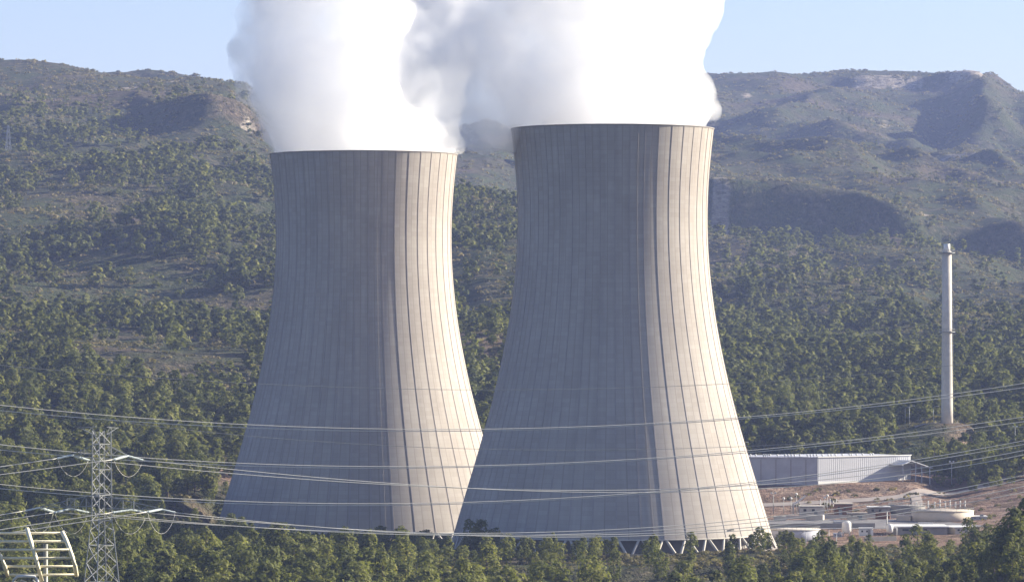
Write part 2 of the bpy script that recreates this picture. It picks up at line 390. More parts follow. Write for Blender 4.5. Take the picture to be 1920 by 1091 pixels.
# ------------------------------------------------------------------ ground sheet
def build_ground():
    a = np.concatenate([np.arange(-5200, -300, 60), np.arange(-300, 2220, 7), np.arange(2220, 7200, 60)]).astype(float)
    d = np.concatenate([np.arange(-60, 900, 20), np.arange(900, 1700, 5), np.arange(1700, 3000, 7), np.arange(3000, 4700, 7), np.arange(4700, 6700, 11), np.arange(6700, 9001, 80)]).astype(float)
    A, Dd = np.meshgrid(a, d)
    Xg = (A - 960) / F * (Dd + 90)
    Zg = H(Xg, Dd)
    V = np.stack([Xg, Dd, Zg], -1).reshape(-1, 3)
    nr, nc = A.shape
    i = (np.arange(nr - 1)[:, None] * nc + np.arange(nc - 1)[None]).ravel()
    me = np_mesh('ground', V, np.stack([i, i + 1, i + nc + 1, i + nc], -1), True)
    bare = plant_zone(Xg, Dd)
    px = 960 + F * Xg / np.maximum(Dd, 400)
    def spot(cx, cd, sx, sd, k=1.0): return k * gauss(px, cx, sx) ** 1 * gauss(Dd, cd, sd)
    for q in ((385, 1400, 50, 30, 1.5), (340, 1375, 40, 30, 1.3), (1610, 1860, 50, 20, 1.8), (1545, 1795, 40, 22, 1.4), (1630, 2195, 30, 22, 1.2),
              (1815, 1676, 26, 22, .9), (1775, 1700, 16, 8, .8), (430, 1560, 40, 40, .9), (1890, 1500, 120, 60, 1.0), (940, 2050, 40, 70, .7), (930, 1900, 40, 60, .5)):
        bare = np.maximum(bare, np.clip(spot(*q), 0, 1))
    bare = np.clip(bare * (1 + .5 * pnoise(Xg / 12, Dd / 16, 21)), 0, 1)
    at = me.attributes.new('bare', 'FLOAT', 'POINT'); at.data.foreach_set('value', bare.ravel().astype(np.float32))
    rock = np.zeros_like(px)
    for cx, cd, sx, sd, kk in ((1660, 5935, 60, 26, 1.0), (1640, 5700, 35, 40, .7), (1835, 5925, 55, 24, 1.2), (1700, 5935, 30, 20, .9), (1885, 5890, 22, 40, .9), (1870, 5750, 25, 50, .8), (1800, 4390, 60, 26, .9), (1660, 5300, 20, 90, .6),
                              (466, 3388, 14, 20, .85), (930, 4185, 34, 34, 1.2), (1352, 3480, 16, 60, 1.1), (1735, 3590, 22, 12, .7), (1560, 5880, 12, 20, .8),
                              (1400, 5650, 12, 40, .8), (235, 3750, 35, 30, .6), (330, 3800, 25, 20, .6), (1640, 2190, 24, 20, .9)):
        rock = np.maximum(rock, kk * gauss(px, cx, sx) * gauss(Dd, cd, sd))
    rock = np.clip(rock * (1 + 1.1 * pnoise(Xg / 9, Dd / 12, 22) + .8 * pnoise(Xg / 24, Dd / 20, 23)), 0, 1)
    ar = me.attributes.new('outcrop', 'FLOAT', 'POINT'); ar.data.foreach_set('value', rock.ravel().astype(np.float32))
    o = link_mesh('ground', me, M_ground); tag(o, 'scrub covered valley floor, hillsides and rocky escarpment', 'ground', kind='structure')
build_ground()

def ribbon(name, pts, width, m, label, lift=.18, cat='road'):
    """pts: (px, D) control points, draped on the ground"""
    P2 = [Vector((X(p, D), D)) for p, D in pts]
    out = []
    for k in range(len(P2) - 1):
        n = max(2, int((P2[k + 1] - P2[k]).length / 3))
        for j in range(n): out.append(P2[k].lerp(P2[k + 1], j / n))
    out.append(P2[-1])
    q = out[:]
    for _ in range(4): q = [q[0]] + [(q[i - 1] + q[i] * 2 + q[i + 1]) / 4 for i in range(1, len(q) - 1)] + [q[-1]]
    V = []; nw = 5
    for i, p in enumerate(q):
        t = (q[min(i + 1, len(q) - 1)] - q[max(i - 1, 0)]).normalized(); nrm = Vector((-t.y, t.x))
        for j in range(nw):
            s = p + nrm * width * (j / (nw - 1) - .5); V.append((s.x, s.y))
    V = np.array(V); zz = H(V[:, 0], V[:, 1]) + lift
    V = np.column_stack([V, zz]); n = len(q)
    i = (np.arange(n - 1)[:, None] * nw + np.arange(nw - 1)[None]).ravel()
    o = link_mesh(name, np_mesh(name, V, np.stack([i, i + 1, i + nw + 1, i + nw], -1), True), m)
    return tag(o, label, cat, kind='structure')
ribbon('road', [(1420, 1512), (1600, 1520), (1700, 1530), (1745, 1552), (1830, 1562), (1900, 1590), (2100, 1640)], 7, M_road, 'pale access road curving past the end of the white hall')
ribbon('road', [(1700, 1450), (1716, 1490), (1720, 1520), (1716, 1535)], 4, M_road, 'short pale lane joining the access road below the hall')
ribbon('road', [(1715, 1697), (1775, 1697), (1800, 1699)], 5, M_road, 'short level strip of road at the foot of the chimney')
ribbon('road', [(1845, 1662), (1880, 1664), (1950, 1690), (2100, 1740)], 6, M_road, 'upper pale road at the far right edge above the yard')
ribbon('dirt_track', [(1575, 1858), (1610, 1854), (1655, 1858)], 11, M_road, 'short dirt clearing on the wooded slope', cat='track')
ribbon('paved_yard', [(1430, 1400), (1560, 1402), (1700, 1405), (1790, 1410)], 60, M_asph, 'grey paved yard between the tanks beside the right tower', .12, 'yard')

# ------------------------------------------------------------------ cooling towers
PROF = [(2.3, 49.5), (4.2, 48.9), (10, 47.1), (18.3, 44.7), (26.7, 42.2), (35, 39.8), (43.3, 37.5), (51.7, 35.5), (60, 33.8), (68.3, 32.35),
        (76.7, 31.15), (85, 30.25), (93.3, 29.72), (101.7, 29.65), (110, 29.95), (118.3, 30.6), (128.0, 31.65)]
def cooling_tower(c, off_deg, label, pipe_phi):
    root = empty('cooling_tower', c, label, 'cooling tower', 'twin hyperboloid cooling towers')
    zs = np.linspace(2.3, 128.0, 90)
    pz, pr = [p[0] for p in PROF], [p[1] for p in PROF]
    # smooth profile by catmull-like cubic: fit polynomial
    co_ = np.polyfit(pz, pr, 6); rs = np.polyval(co_, zs)
    NR = 42; da = 2 * math.pi / NR; off = math.radians(off_deg)
    V = []; Fc = []; UV = []; smooth = []
    def strip(angles, drs, sm, uoff=0):
        b = len(V); n = len(angles)
        for z, r in zip(zs, rs):
            for a, dr in zip(angles, drs):
                V.append(((r + dr) * math.sin(a), -(r + dr) * math.cos(a), z)); UV.append((a / da, z))
        for i in range(len(zs) - 1):
            for k in range(n - 1):
                Fc.append((b + i * n + k, b + i * n + k + 1, b + (i + 1) * n + k + 1, b + (i + 1) * n + k)); smooth.append(sm)
    for q in range(NR):
        a0 = off + q * da
        strip([a0 + da * t for t in np.linspace(0, 1, 9)], [0] * 9, True)
        w0 = .15 / 38; pr_ = .12
        strip([a0 - w0, a0 - w0], [-.02, pr_], False); strip([a0 - w0, a0 + w0], [pr_, pr_], False); strip([a0 + w0, a0 + w0], [pr_, -.02], False)
    me = bpy.data.meshes.new('shell'); me.from_pydata(V, [], Fc)
    me.polygons.foreach_set('use_smooth', smooth)
    me.materials.append(M_shell); me.materials.append(M_rib)
    me.polygons.foreach_set('material_index', [0 if q else 1 for q in smooth])
    ul = me.uv_layers.new(name='panels')
    li = np.empty(len(me.loops), dtype=np.int32); me.loops.foreach_get('vertex_index', li)
    ul.data.foreach_set('uv', np.array(UV, dtype=np.float32)[li].ravel())
    link_mesh('shell', me, M_shell, root)
    # inner face, rim and bottom ring beam
    b = MB(); b.lathe([(r - .9, z) for r, z in zip(rs[::6], zs[::6])], 168, caps=False); b.build('inner_wall', M_concdark, root)
    rt, rb = rs[-1], rs[0]
    b = MB(); b.lathe([(rt - 1.2, 127.6), (rt + .14, 127.75), (rt + .2, 127.8), (rt + .2, 128.1), (rt - 1.2, 128.1), (rt - 1.2, 127.6)], 168, smooth=False, caps=False)
    b.build('rim', M_concdark, root)
    b = MB(); b.lathe([(rb - 1.3, 2.0), (rb + .12, 2.0), (rb + .08, 2.32), (rb - 1.3, 2.32), (rb - 1.3, 2.0)], 168, smooth=False, caps=False)
    b.build('ring_beam', M_conc, root)
    # raking support columns in a zigzag: one mesh per leg
    proto = MB().tube([(0, 0, 0), (0, 0, 1)], .42, 8).build('leg', M_conc, root); first = True
    for q in range(NR):
        for sgn in (0, 1):
            at = off + (q + sgn) * da + (.012 if sgn == 0 else -.012); af = off + (q + .5) * da + (-.008 if sgn == 0 else .008)
            top = Vector(((rb - .5) * math.sin(at), -(rb - .5) * math.cos(at), 2.1)); foot = Vector(((rb + 1.9) * math.sin(af), -(rb + 1.9) * math.cos(af), -3.0))
            o = proto if first else proto.copy()
            if not first: COL.objects.link(o)
            first = False; o.parent = root; d = top - foot
            o.location = foot; o.rotation_mode = 'QUATERNION'; o.rotation_quaternion = d.to_track_quat('Z', 'Y'); o.scale = (1, 1, d.length)
    b = MB(); b.lathe([(rb + 3.2, -3.4), (rb + 3.4, -1.9), (rb + 2.8, -1.9), (rb + 2.6, -3.4)], 120, smooth=False, caps=False); b.build('basin_wall', M_concdark, root)
    # cooling fill packs seen through the legs
    b = MB(); b.lathe([(rb - 7, -3), (rb - 7, 1.9)], 60, smooth=False); b.build('fill_pack', M_concdark, root)
    # conduit with standoffs climbing the shell
    ap = math.radians(pipe_phi)
    pts = [((r + .35) * math.sin(ap), -(r + .35) * math.cos(ap), z) for r, z in zip(rs[::3], zs[::3])]
    MB().tube(pts, .045, 6).build('conduit', M_concdark, root)
    return root
tA = cooling_tower(TA, 5.06, 'left, farther concrete cooling tower, standing behind its twin', 10.5)
tB = cooling_tower(TB, 0.0, 'right, nearer concrete cooling tower with its raking legs showing at the base', 13.2)
# small faded marking plate on the right tower near its base
a_ = math.radians(46.0); r_ = 49.05
o = MB().box((0, 0, 0), (1.9, .08, .55)).build('marking_plate', M_black, tB)
o.location = ((r_ + .25) * math.sin(a_), -(r_ + .25) * math.cos(a_), 4.6); o.rotation_euler = (-.28, 0, a_)

# ------------------------------------------------------------------ steam
def steam(name, balls, D0, label, dens, seed):
    rnd = random.Random(seed)
    bm = bmesh.new()
    def ball(c, r):
        mt = Matrix.Translation(c) @ Matrix.Diagonal((r, r, r, 1))
        bmesh.ops.create_icosphere(bm, subdivisions=3, radius=1, matrix=mt)
    for b in balls:
        px, py, rp = b[:3]; dd = b[3] if len(b) > 3 else 0
        r = rp * D0 / F; c = P(px, py, D0 + dd); ball(c, r)
        nsub = 10 if rp > 60 else 5
        for _ in range(nsub):
            v = Vector((rnd.gauss(0, 1), rnd.gauss(0, 1), rnd.gauss(0, 1))).normalized()
            if py > 150 and v.z < 0.1: v.z = abs(v.z)
            ball(c + v * r * rnd.uniform(.66, .82), r * rnd.uniform(.26, .42))
    me = bpy.data.meshes.new(name); bm.to_mesh(me); bm.free()
    o = link_mesh(name, me)
    r = o.modifiers.new('r', 'REMESH'); r.mode = 'VOXEL'; r.voxel_size = 1.6
    s = o.modifiers.new('s', 'SMOOTH'); s.iterations = 6; s.factor = .6
    for size, st, dep in ((20, 17, 1), (9, 7.5, 1), (4.2, 3.0, 1)):
        t = bpy.data.textures.new('puffs', 'CLOUDS'); t.noise_scale = size; t.noise_depth = dep
        dm = o.modifiers.new('d', 'DISPLACE'); dm.texture = t; dm.texture_coords = 'GLOBAL'; dm.strength = st; dm.mid_level = .5
    r2 = o.modifiers.new('r2', 'REMESH'); r2.mode = 'VOXEL'; r2.voxel_size = 1.3
    s2 = o.modifiers.new('s2', 'SMOOTH'); s2.iterations = 2; s2.factor = .5
    dg = bpy.context.evaluated_depsgraph_get(); ev = o.evaluated_get(dg)
    me2 = bpy.data.meshes.new_from_object(ev); o.modifiers.clear(); o.data = me2; me2.name = name
    me2.materials.clear()
    # keep only the outer skin: drop enclosed bubbles and loose crumbs
    bm = bmesh.new(); bm.from_mesh(me2); bm.verts.index_update(); seen = set(); isl = []
    for v0 in bm.verts:
        if v0.index in seen: continue
        st = [v0]; seen.add(v0.index); grp = []
        while st:
            v = st.pop(); grp.append(v)
            for ed in v.link_edges:
                u = ed.other_vert(v)
                if u.index not in seen: seen.add(u.index); st.append(u)
        isl.append(grp)
    isl.sort(key=len, reverse=True)
    bmesh.ops.delete(bm, geom=[v for g in isl[1:] for v in g], context='VERTS')
    bm.to_mesh(me2); bm.free()
    # keep the column inside the shell: squeeze everything that hangs below the rim
    tx = TA if D0 > 1350 else TB; rimz = tx[2] + 128.0
    n = len(me2.vertices); co = np.empty(n * 3, dtype=np.float32); me2.vertices.foreach_get('co', co); co = co.reshape(-1, 3)
    low = co[:, 2] < rimz - .2
    dx = co[:, 0] - tx[0]; dy = co[:, 1] - tx[1]; rr = np.hypot(dx, dy) + 1e-6
    k = np.where(low & (rr > 30.2) & (rr < 36), 30.2 / rr, 1.0)
    co[:, 0] = tx[0] + dx * k; co[:, 1] = tx[1] + dy * k
    me2.vertices.foreach_set('co', co.ravel()); me2.update()
    m = bpy.data.materials.new(name + '_vapour'); m.use_nodes = True; nt = m.node_tree; nt.nodes.clear()
    out = nt.nodes.new('ShaderNodeOutputMaterial'); v = nt.nodes.new('ShaderNodeVolumePrincipled')
    v.inputs['Color'].default_value = (.999, .998, .999, 1); v.inputs['Anisotropy'].default_value = .1
    tc = nt.nodes.new('ShaderNodeTexCoord'); nz = noise(nt, tc.outputs['Object'], .055, 3, .6, .6)
    mr = ramp(nt, nz, [(.36, .22), (.52, .8), (.66, 1.)])
    ml = math_(nt, 'MULTIPLY', mr, dens); nt.links.new(ml, v.inputs['Density'])
    nt.links.new(v.outputs[0], out.inputs['Volume'])
    me2.materials.append(m)
    return tag(o, label, 'steam', kind='stuff')
steam('steam_plume', [(683, 292, 150), (640, 225, 145), (555, 245, 62), (600, 150, 150), (520, 160, 80), (495, 110, 60), (560, 50, 105), (700, 110, 150),
      (775, 200, 95), (815, 250, 48), (720, -10, 150), (560, -50, 100), (640, -140, 190), (790, -80, 140), (505, 215, 48), (780, 100, 110), (474, 150, 46), (488, 195, 38), (472, 100, 46), (495, 40, 62), (510, -20, 70), (450, 128, 26)], 1408,
      'white steam rising from the left cooling tower', .10, 3)
steam('steam_plume', [(1149, 262, 150), (1075, 195, 115), (1225, 190, 105), (1300, 208, 52), (1335, 208, 42), (1354, 202, 30), (1350, 230, 24), (1330, 175, 26), (1000, 175, 105, -5), (905, 175, 90, -10),
      (835, 150, 80, -12), (850, 80, 95, -10), (950, 50, 115), (1080, 70, 140), (1200, 70, 130), (1265, 50, 72), (1260, 125, 42), (1150, -40, 165),
      (1000, -80, 150), (850, -50, 100), (1245, -60, 95), (860, 228, 36, -8), (915, 205, 48, -6), (955, 205, 46, 0), (1110, -190, 190), (1010, 235, 48)], 1300,
      'white steam rising from the right cooling tower and drifting left', .10, 5)

# ------------------------------------------------------------------ trees
def crown_proto(ntri, seed, slim=1.0, size=None):
    """unit pine crown: height 1 (z from 0 to 1), radius about .33"""
    g = np.random.default_rng(seed)
    R = .215 * slim; ncl = int(np.clip(ntri / 14, 7, 46))
    t = np.sort(g.uniform(0, 1, ncl)); t[-1] = .97; t[-2] = .9
    ang = np.arange(ncl) * 2.4 + g.uniform(-.5, .5, ncl)
    pk = g.uniform(.28, .5)
    prof = np.where(t < pk, .62 + .38 * np.sin(t / pk * math.pi / 2), np.cos((t - pk) / (1.12 - pk) * math.pi / 2) ** .75)
    lean = g.uniform(-.06, .06, 2)
    rad = R * prof * g.uniform(.45, .95, ncl); rad[-1] *= .2
    zc = .20 + .74 * t
    c = np.stack([rad * np.cos(ang) + lean[0] * t, rad * np.sin(ang) + lean[1] * t, zc], -1)
    cr = R * g.uniform(.32, .52, ncl) * (.55 + .5 * prof)
    k = g.integers(0, ncl, ntri)
    d = g.normal(size=(ntri, 3)); d[:, 2] += .35; d /= np.linalg.norm(d, axis=1)[:, None]
    p = c[k] + d * (cr[k] * g.uniform(.65, 1.1, ntri))[:, None] * np.array([1, 1, .85])
    ax = p - np.array([0, 0, .5]); ax = ax / (np.linalg.norm(ax, axis=1)[:, None] + 1e-6)
    nrm = d * .8 + ax * .5 + g.normal(size=(ntri, 3)) * .2; nrm /= np.linalg.norm(nrm, axis=1)[:, None]
    a = np.cross(nrm, g.normal(size=(ntri, 3))); a /= np.linalg.norm(a, axis=1)[:, None]; b = np.cross(nrm, a)
    s = (size or (.98 / math.sqrt(ntri))) * g.uniform(.6, 1.3, ntri) * .95
    V = np.stack([p + a * s[:, None], p - a * (s * .6)[:, None] + b * (s * .85)[:, None], p - a * (s * .6)[:, None] - b * (s * .85)[:, None]], 1)
    return V.reshape(-1, 3), np.repeat((k * .137) % 1 * .35, 3)
def trunk_proto(n=5):
    V = []; Fc = []
    lv = [(0, .022), (.35, .015), (.8, .005)]
    for z, r in lv:
        for k in range(n): V.append((r * math.cos(2 * math.pi * k / n), r * math.sin(2 * math.pi * k / n), z))
    for i in range(2):
        for k in range(n): Fc.append((i * n + k, i * n + (k + 1) % n, (i + 1) * n + (k + 1) % n, (i + 1) * n + k))
    return np.array(V), Fc

def scatter():
    out = []
    def zone(n, plo, phi, d0, d1):
        u = rng.uniform(size=n); D = np.sqrt(d0 * d0 + u * (d1 * d1 - d0 * d0)); px = rng.uniform(plo, phi, n)
        return px, D
    lo, hi = -260.0, 2200.0
    def area(d0, d1): return (hi - lo) / F * (d1 * d1 - d0 * d0) / 2
    allp = []; allD = []; allh = []
    for d0, d1, per, hm in ((880, 1280, 27, 9.8), (1280, 1700, 30, 10.3), (1700, 2500, 36, 10.5), (2500, 3500, 60, 9.5), (3500, 4300, 170, 6), (4300, 6100, 900, 8)):
        n = int(area(d0, d1) / per); px, D = zone(n, lo, hi, d0, d1)
        x = X(px, D); y = D
        cl = .8 * pnoise(x / 85, y / 130, 31) + .5 * pnoise(x / 28, y / 34, 32) + .8 * pnoise(x / 230, y / 260, 33)
        p = np.zeros(n)
        left = px < 980
        # bottom foreground
        fg = D < 1245
        p = np.where(fg & (px < 620), np.clip(.80 + cl * .8, .3, .97), p); p = np.where(fg & (px >= 620) & (px < 900), np.clip(.45 + cl, .1, .8), p)
        p = np.where(fg & (px >= 900) & (px < 1470), .03, p); p = np.where(fg & (px >= 1470), .26, p)
        p = np.where((D > 1130) & (D < 1180) & (px > 640) & (px < 1470), .06, p)
        p = np.where((D > 1205) & (D < 1238) & (px > 560) & (px < 1240), .65, p)
        p = np.where((D > 1212) & (D < 1238) & (px >= 1240) & (px < 1470), .10, p)
        p = np.where((D > 1140) & (D < 1245) & (px > 1600), .10, p)
        p = np.where((D < 1050) & (px > 900) & (px < 1470), .12, p)
        # left and centre slopes
        s = (D >= 1245) & left
        p = np.where(s, np.clip(.50 + cl * 2.3, .04, .97), p)
        p = np.where(s & (D > 2450), np.clip(.32 + cl * 1.9, .02, .9), p)
        p = np.where(s & (D > 3250), np.clip(.10 + cl * .5, .01, .4), p)
        p = np.where(s & (px > 845) & (D > 1820) & (D < 2500), np.clip(.14 + cl * .6, .04, .6), p)
        p = np.where(s & (D > 2560) & (D < 2700) & (px > 600), .5, p)
        # right slopes
        r = (~left) & (D >= 1245)
        p = np.where(r & (D < 1640), np.where(px < 1330, .5, np.where((px > 1748) & (D > 1574), .75, np.where((px > 1560) & (D > 1515) & (D < 1550), .0, 0))), p)
        p = np.where(r & (D >= 1640) & (D < 2450), np.clip(.72 + cl * 1.4, .10, .98), p)
        p = np.where(r & (D >= 2450) & (D < 3450), np.clip(.07 + cl * .9, .015, .7), p)
        p = np.where(s & (D > 3780), 0, p)
        p = np.where(r & (D >= 3450), np.clip(.05 + cl * .3, .01, .25), p)
        # clearings
        for cx, cd, sx, sd in ((385, 1360, 42, 72), (335, 1345, 30, 55), (430, 1500, 45, 60), (1612, 1838, 42, 44), (1545, 1772, 30, 40), (1630, 2195, 24, 18), (1815, 1690, 30, 36), (1775, 1700, 20, 13), (1890, 1490, 120, 60)):
            p = np.where(((px - cx) / sx) ** 2 + ((D - cd) / sd) ** 2 < 1, p * .06, p)
        for (cx, cy_, cz) in (TA, TB): p = np.where(np.hypot(x - cx, y - cy_) < 57, 0, p)
        p = np.where((px > 1395) & (px < 1740) & (D > 1540) & (D < 1640), 0, p)
        p = np.where((np.abs(y - 1692) < 7) & (px > 1690) & (px < 1800), 0, p)
        p = np.where((np.hypot(x - X(190, 560), y - 560) < 12) | (D < 900), 0, p)
        k = rng.uniform(size=n) < p
        h = hm * np.clip(rng.normal(1, .26, n), .45, 1.6)
        h = np.where(fg & (px < 350), h * 1.05, h)
        h = np.where((D > 1160) & (D < 1245) & (px > 560) & (px < 1500), np.minimum(h * .68, 8.6), h)
        h = np.where((D > 1150) & (D < 1420) & (px > 385) & (px < 880), np.minimum(h, 6.0 + .8 * rng.normal(size=n)), h)
        h = np.where((D > 1140) & (D < 1420) & (px > 290) & (px <= 420), np.minimum(h, 5.2), h)
        h = np.where((D > 1110) & (D < 1245) & (px > 1450) & (px < 1800), np.minimum(h, 5.8 + rng.normal(size=n)), h)
        h = np.where((D > 1645) & (D < 1690) & (px > 1680) & (px < 1800), np.minimum(h, 4.2), h)
        k &= D < 5300
        allp.append(px[k]); allD.append(D[k]); allh.append(h[k])
    # a few trees seen one by one near the plant
    one = [(1545, 1215, 9), (1530, 1222, 7.5), (1700, 1180, 10), (1720, 1190, 12), (1742, 1175, 11), (1610, 1120, 12), (1625, 1135, 9), (1830, 1000, 13), (1840, 1010, 10.5), (1850, 985, 9),
           (1905, 930, 15), (1925, 940, 16), (1890, 915, 12), (1880, 960, 12), (1912, 965, 13), (1898, 900, 9), (1868, 960, 8), (1462, 1245, 6.5), (1425, 1226, 8.5), (1440, 1232, 6.5), (1410, 1232, 6.0), (1825, 1545, 9), (1865, 1550, 10), (1845, 1580, 8), (1895, 1555, 7),
           (1812, 1640, 8), (1835, 1600, 9), (625, 1222, 9.6), (612, 1220, 7.6), (645, 1216, 8), (665, 1216, 7), (1085, 1180, 8.5), (1115, 1150, 7.5), (700, 1222, 7), (760, 1224, 7.4), (790, 1220, 8), (815, 1219, 7.4), (840, 1225, 8)]
    allp.append(np.array([q[0] for q in one], float)); allD.append(np.array([q[1] for q in one], float)); allh.append(np.array([q[2] for q in one], float))
    px = np.concatenate(allp); D = np.concatenate(allD); h = np.concatenate(allh)
    x = X(px, D); z = H(x, D)
    return px, D, h, x, z
tpx, tD, th, tx, tz = scatter()
ytop = HOR + (CAM_Z - tz - th) * F / tD
# which ones show largest
hidA = (np.abs(tpx - 682) < 180) & (tD > 1408); hidB = (np.abs(tpx - 1148) < 185) & (tD > 1300)
lowA = (np.abs(tpx - 682) < 255) & (tD > 1460) & (tD < 1750); lowB = (np.abs(tpx - 1148) < 275) & (tD > 1350) & (tD < 1700)
vis = (tpx > 0) & (tpx < 1920) & (ytop < 1078) & (ytop > 0) & ~(hidA | hidB | lowA | lowB)
# drop from the count those fully covered by a nearer tree
size = th / tD * F
order = np.argsort(-size * vis)
cand = order[:900]; keep = []
for i in cand:
    if not vis[i]: continue
    near = (tD < tD[i] - 3) & (np.abs(tpx - tpx[i]) < .16 * size) & (ytop < ytop[i] + size[i] * .12)
    if near.any(): continue
    keep.append(i)
    if len(keep) >= 292: break
keep = np.array(keep); solo = np.zeros(len(tpx), bool); solo[keep] = True

# individual pines
protoc = []; protot = []
tv, tf = trunk_proto(6)
for k in range(9):
    v, tn = crown_proto(900, 100 + k, slim=[1, 1.15, .85, 1.05, .78, 1.25, .95, .7, 1.1][k], size=.031)
    me = np_mesh('crown', v, np.arange(len(v)).reshape(-1, 3)); a = me.attributes.new('tint', 'FLOAT', 'POINT'); a.data.foreach_set('value', tn.astype(np.float32))
    me.materials.append(M_leaf); protoc.append(me)
mt_ = bpy.data.meshes.new('trunk'); mt_.from_pydata([tuple(v) for v in tv], [], tf); mt_.materials.append(M_bark)
GL = {
 'a': ('green pine among the close wood along the bottom left of the photo', 'pines of the bottom left wood'),
 'b': ('small green pine growing close in front of the cooling tower bases', 'small pines in front of the cooling towers'),
 'c': ('green pine rising from the scrub below the right tower, at the bottom centre', 'pines in the bottom centre scrub'),
 'd': ('tall dark green pine at the bottom right, in front of the tanks and plant yard', 'pines at the bottom right'),
 'e': ('green pine on the lowest part of the wooded left hillside, above the bottom wood', 'pines on the foot of the left hillside'),
 'f': ('green pine standing among the yards and roads behind the tanks on the right', 'pines around the plant roads'),
}
def zone_of(px, D):
    if D > 1245: return 'e' if px < 980 else 'f'
    if D > 1195 and 560 < px < 1480: return 'b'
    if px < 700: return 'a'
    if px < 1480: return 'c'
    return 'd'
for i in keep:
    lb, gp = GL[zone_of(tpx[i], tD[i])]
    r = empty('pine_tree', (tx[i], tD[i], tz[i] - .25), lb, 'pine tree', gp, rng.uniform(0, 6.28))
    s = th[i]; wdt = s * rng.uniform(.92, 1.22); r.scale = (wdt, wdt, s)
    c = bpy.data.objects.new('crown', protoc[int(rng.integers(0, 9))]); COL.objects.link(c); c.parent = r
    t = bpy.data.objects.new('trunk', mt_); COL.objects.link(t); t.parent = r

# the rest of the wood as one mass
def merge_forest():
    Vs = []; Ts = []
    rest = np.where(~solo)[0]
    lod = [(0, 1500, 520), (1500, 2050, 230), (2050, 2800, 120), (2800, 9000, 60)]
    for d0, d1, nt_ in lod:
        idx = rest[(tD[rest] >= d0) & (tD[rest] < d1)]
        if len(idx) == 0: continue
        protos = [crown_proto(nt_, 300 + k + nt_, slim=[1, 1.2, .85, 1.05, .78, 1.3, .95, .7][k]) for k in range(8)]
        which = rng.integers(0, 8, len(idx))
        for k in range(8):
            ii = idx[which == k]
            if len(ii) == 0: continue
            pv, pt = protos[k]
            a = rng.uniform(0, 6.28, len(ii)); s = th[ii]; wd = s * rng.uniform(.95, 1.3, len(ii)) * (1.0 if d0 < 1500 else 1.12 if d0 < 2800 else 1.25)
            ca, sa = np.cos(a)[:, None], np.sin(a)[:, None]
            vx = (pv[None, :, 0] * ca - pv[None, :, 1] * sa) * wd[:, None] + tx[ii][:, None]
            vy = (pv[None, :, 0] * sa + pv[None, :, 1] * ca) * wd[:, None] + tD[ii][:, None]
            vz = pv[None, :, 2] * s[:, None] + (tz[ii] - .3)[:, None]
            if d0 >= 2050: vz -= s[:, None] * .1
            Vs.append(np.stack([vx, vy, vz], -1).reshape(-1, 3).astype(np.float32))
            Ts.append(((pt[None] + rng.uniform(0, 1, len(ii))[:, None]) % 1).ravel().astype(np.float32))
            if d0 < 1500:   # trunks as slim triangles
                dirs = rng.uniform(0, 3.14, len(ii)); r = .02 * s
                for da in (0, 1.57):
                    cx, sx = np.cos(dirs + da) * r, np.sin(dirs + da) * r
                    tri = np.stack([np.stack([tx[ii] - cx, tD[ii] - sx, tz[ii] - .3], -1), np.stack([tx[ii] + cx, tD[ii] + sx, tz[ii] - .3], -1),
                                    np.stack([tx[ii], tD[ii], tz[ii] + s * .7], -1)], 1)
                    Vs.append(tri.reshape(-1, 3).astype(np.float32)); Ts.append(np.zeros(len(ii) * 3, np.float32))
    V = np.concatenate(Vs); T = np.concatenate(Ts)
    me = np_mesh('pine_forest', V, np.arange(len(V)).reshape(-1, 3))
    a = me.attributes.new('tint', 'FLOAT', 'POINT'); a.data.foreach_set('value', T)
    o = link_mesh('pine_forest', me, M_leaf); tag(o, 'pine forest covering the hillsides behind the plant', 'forest', kind='stuff')
    print('forest trees', (~solo).sum(), 'tris', len(V) // 3)
merge_forest()

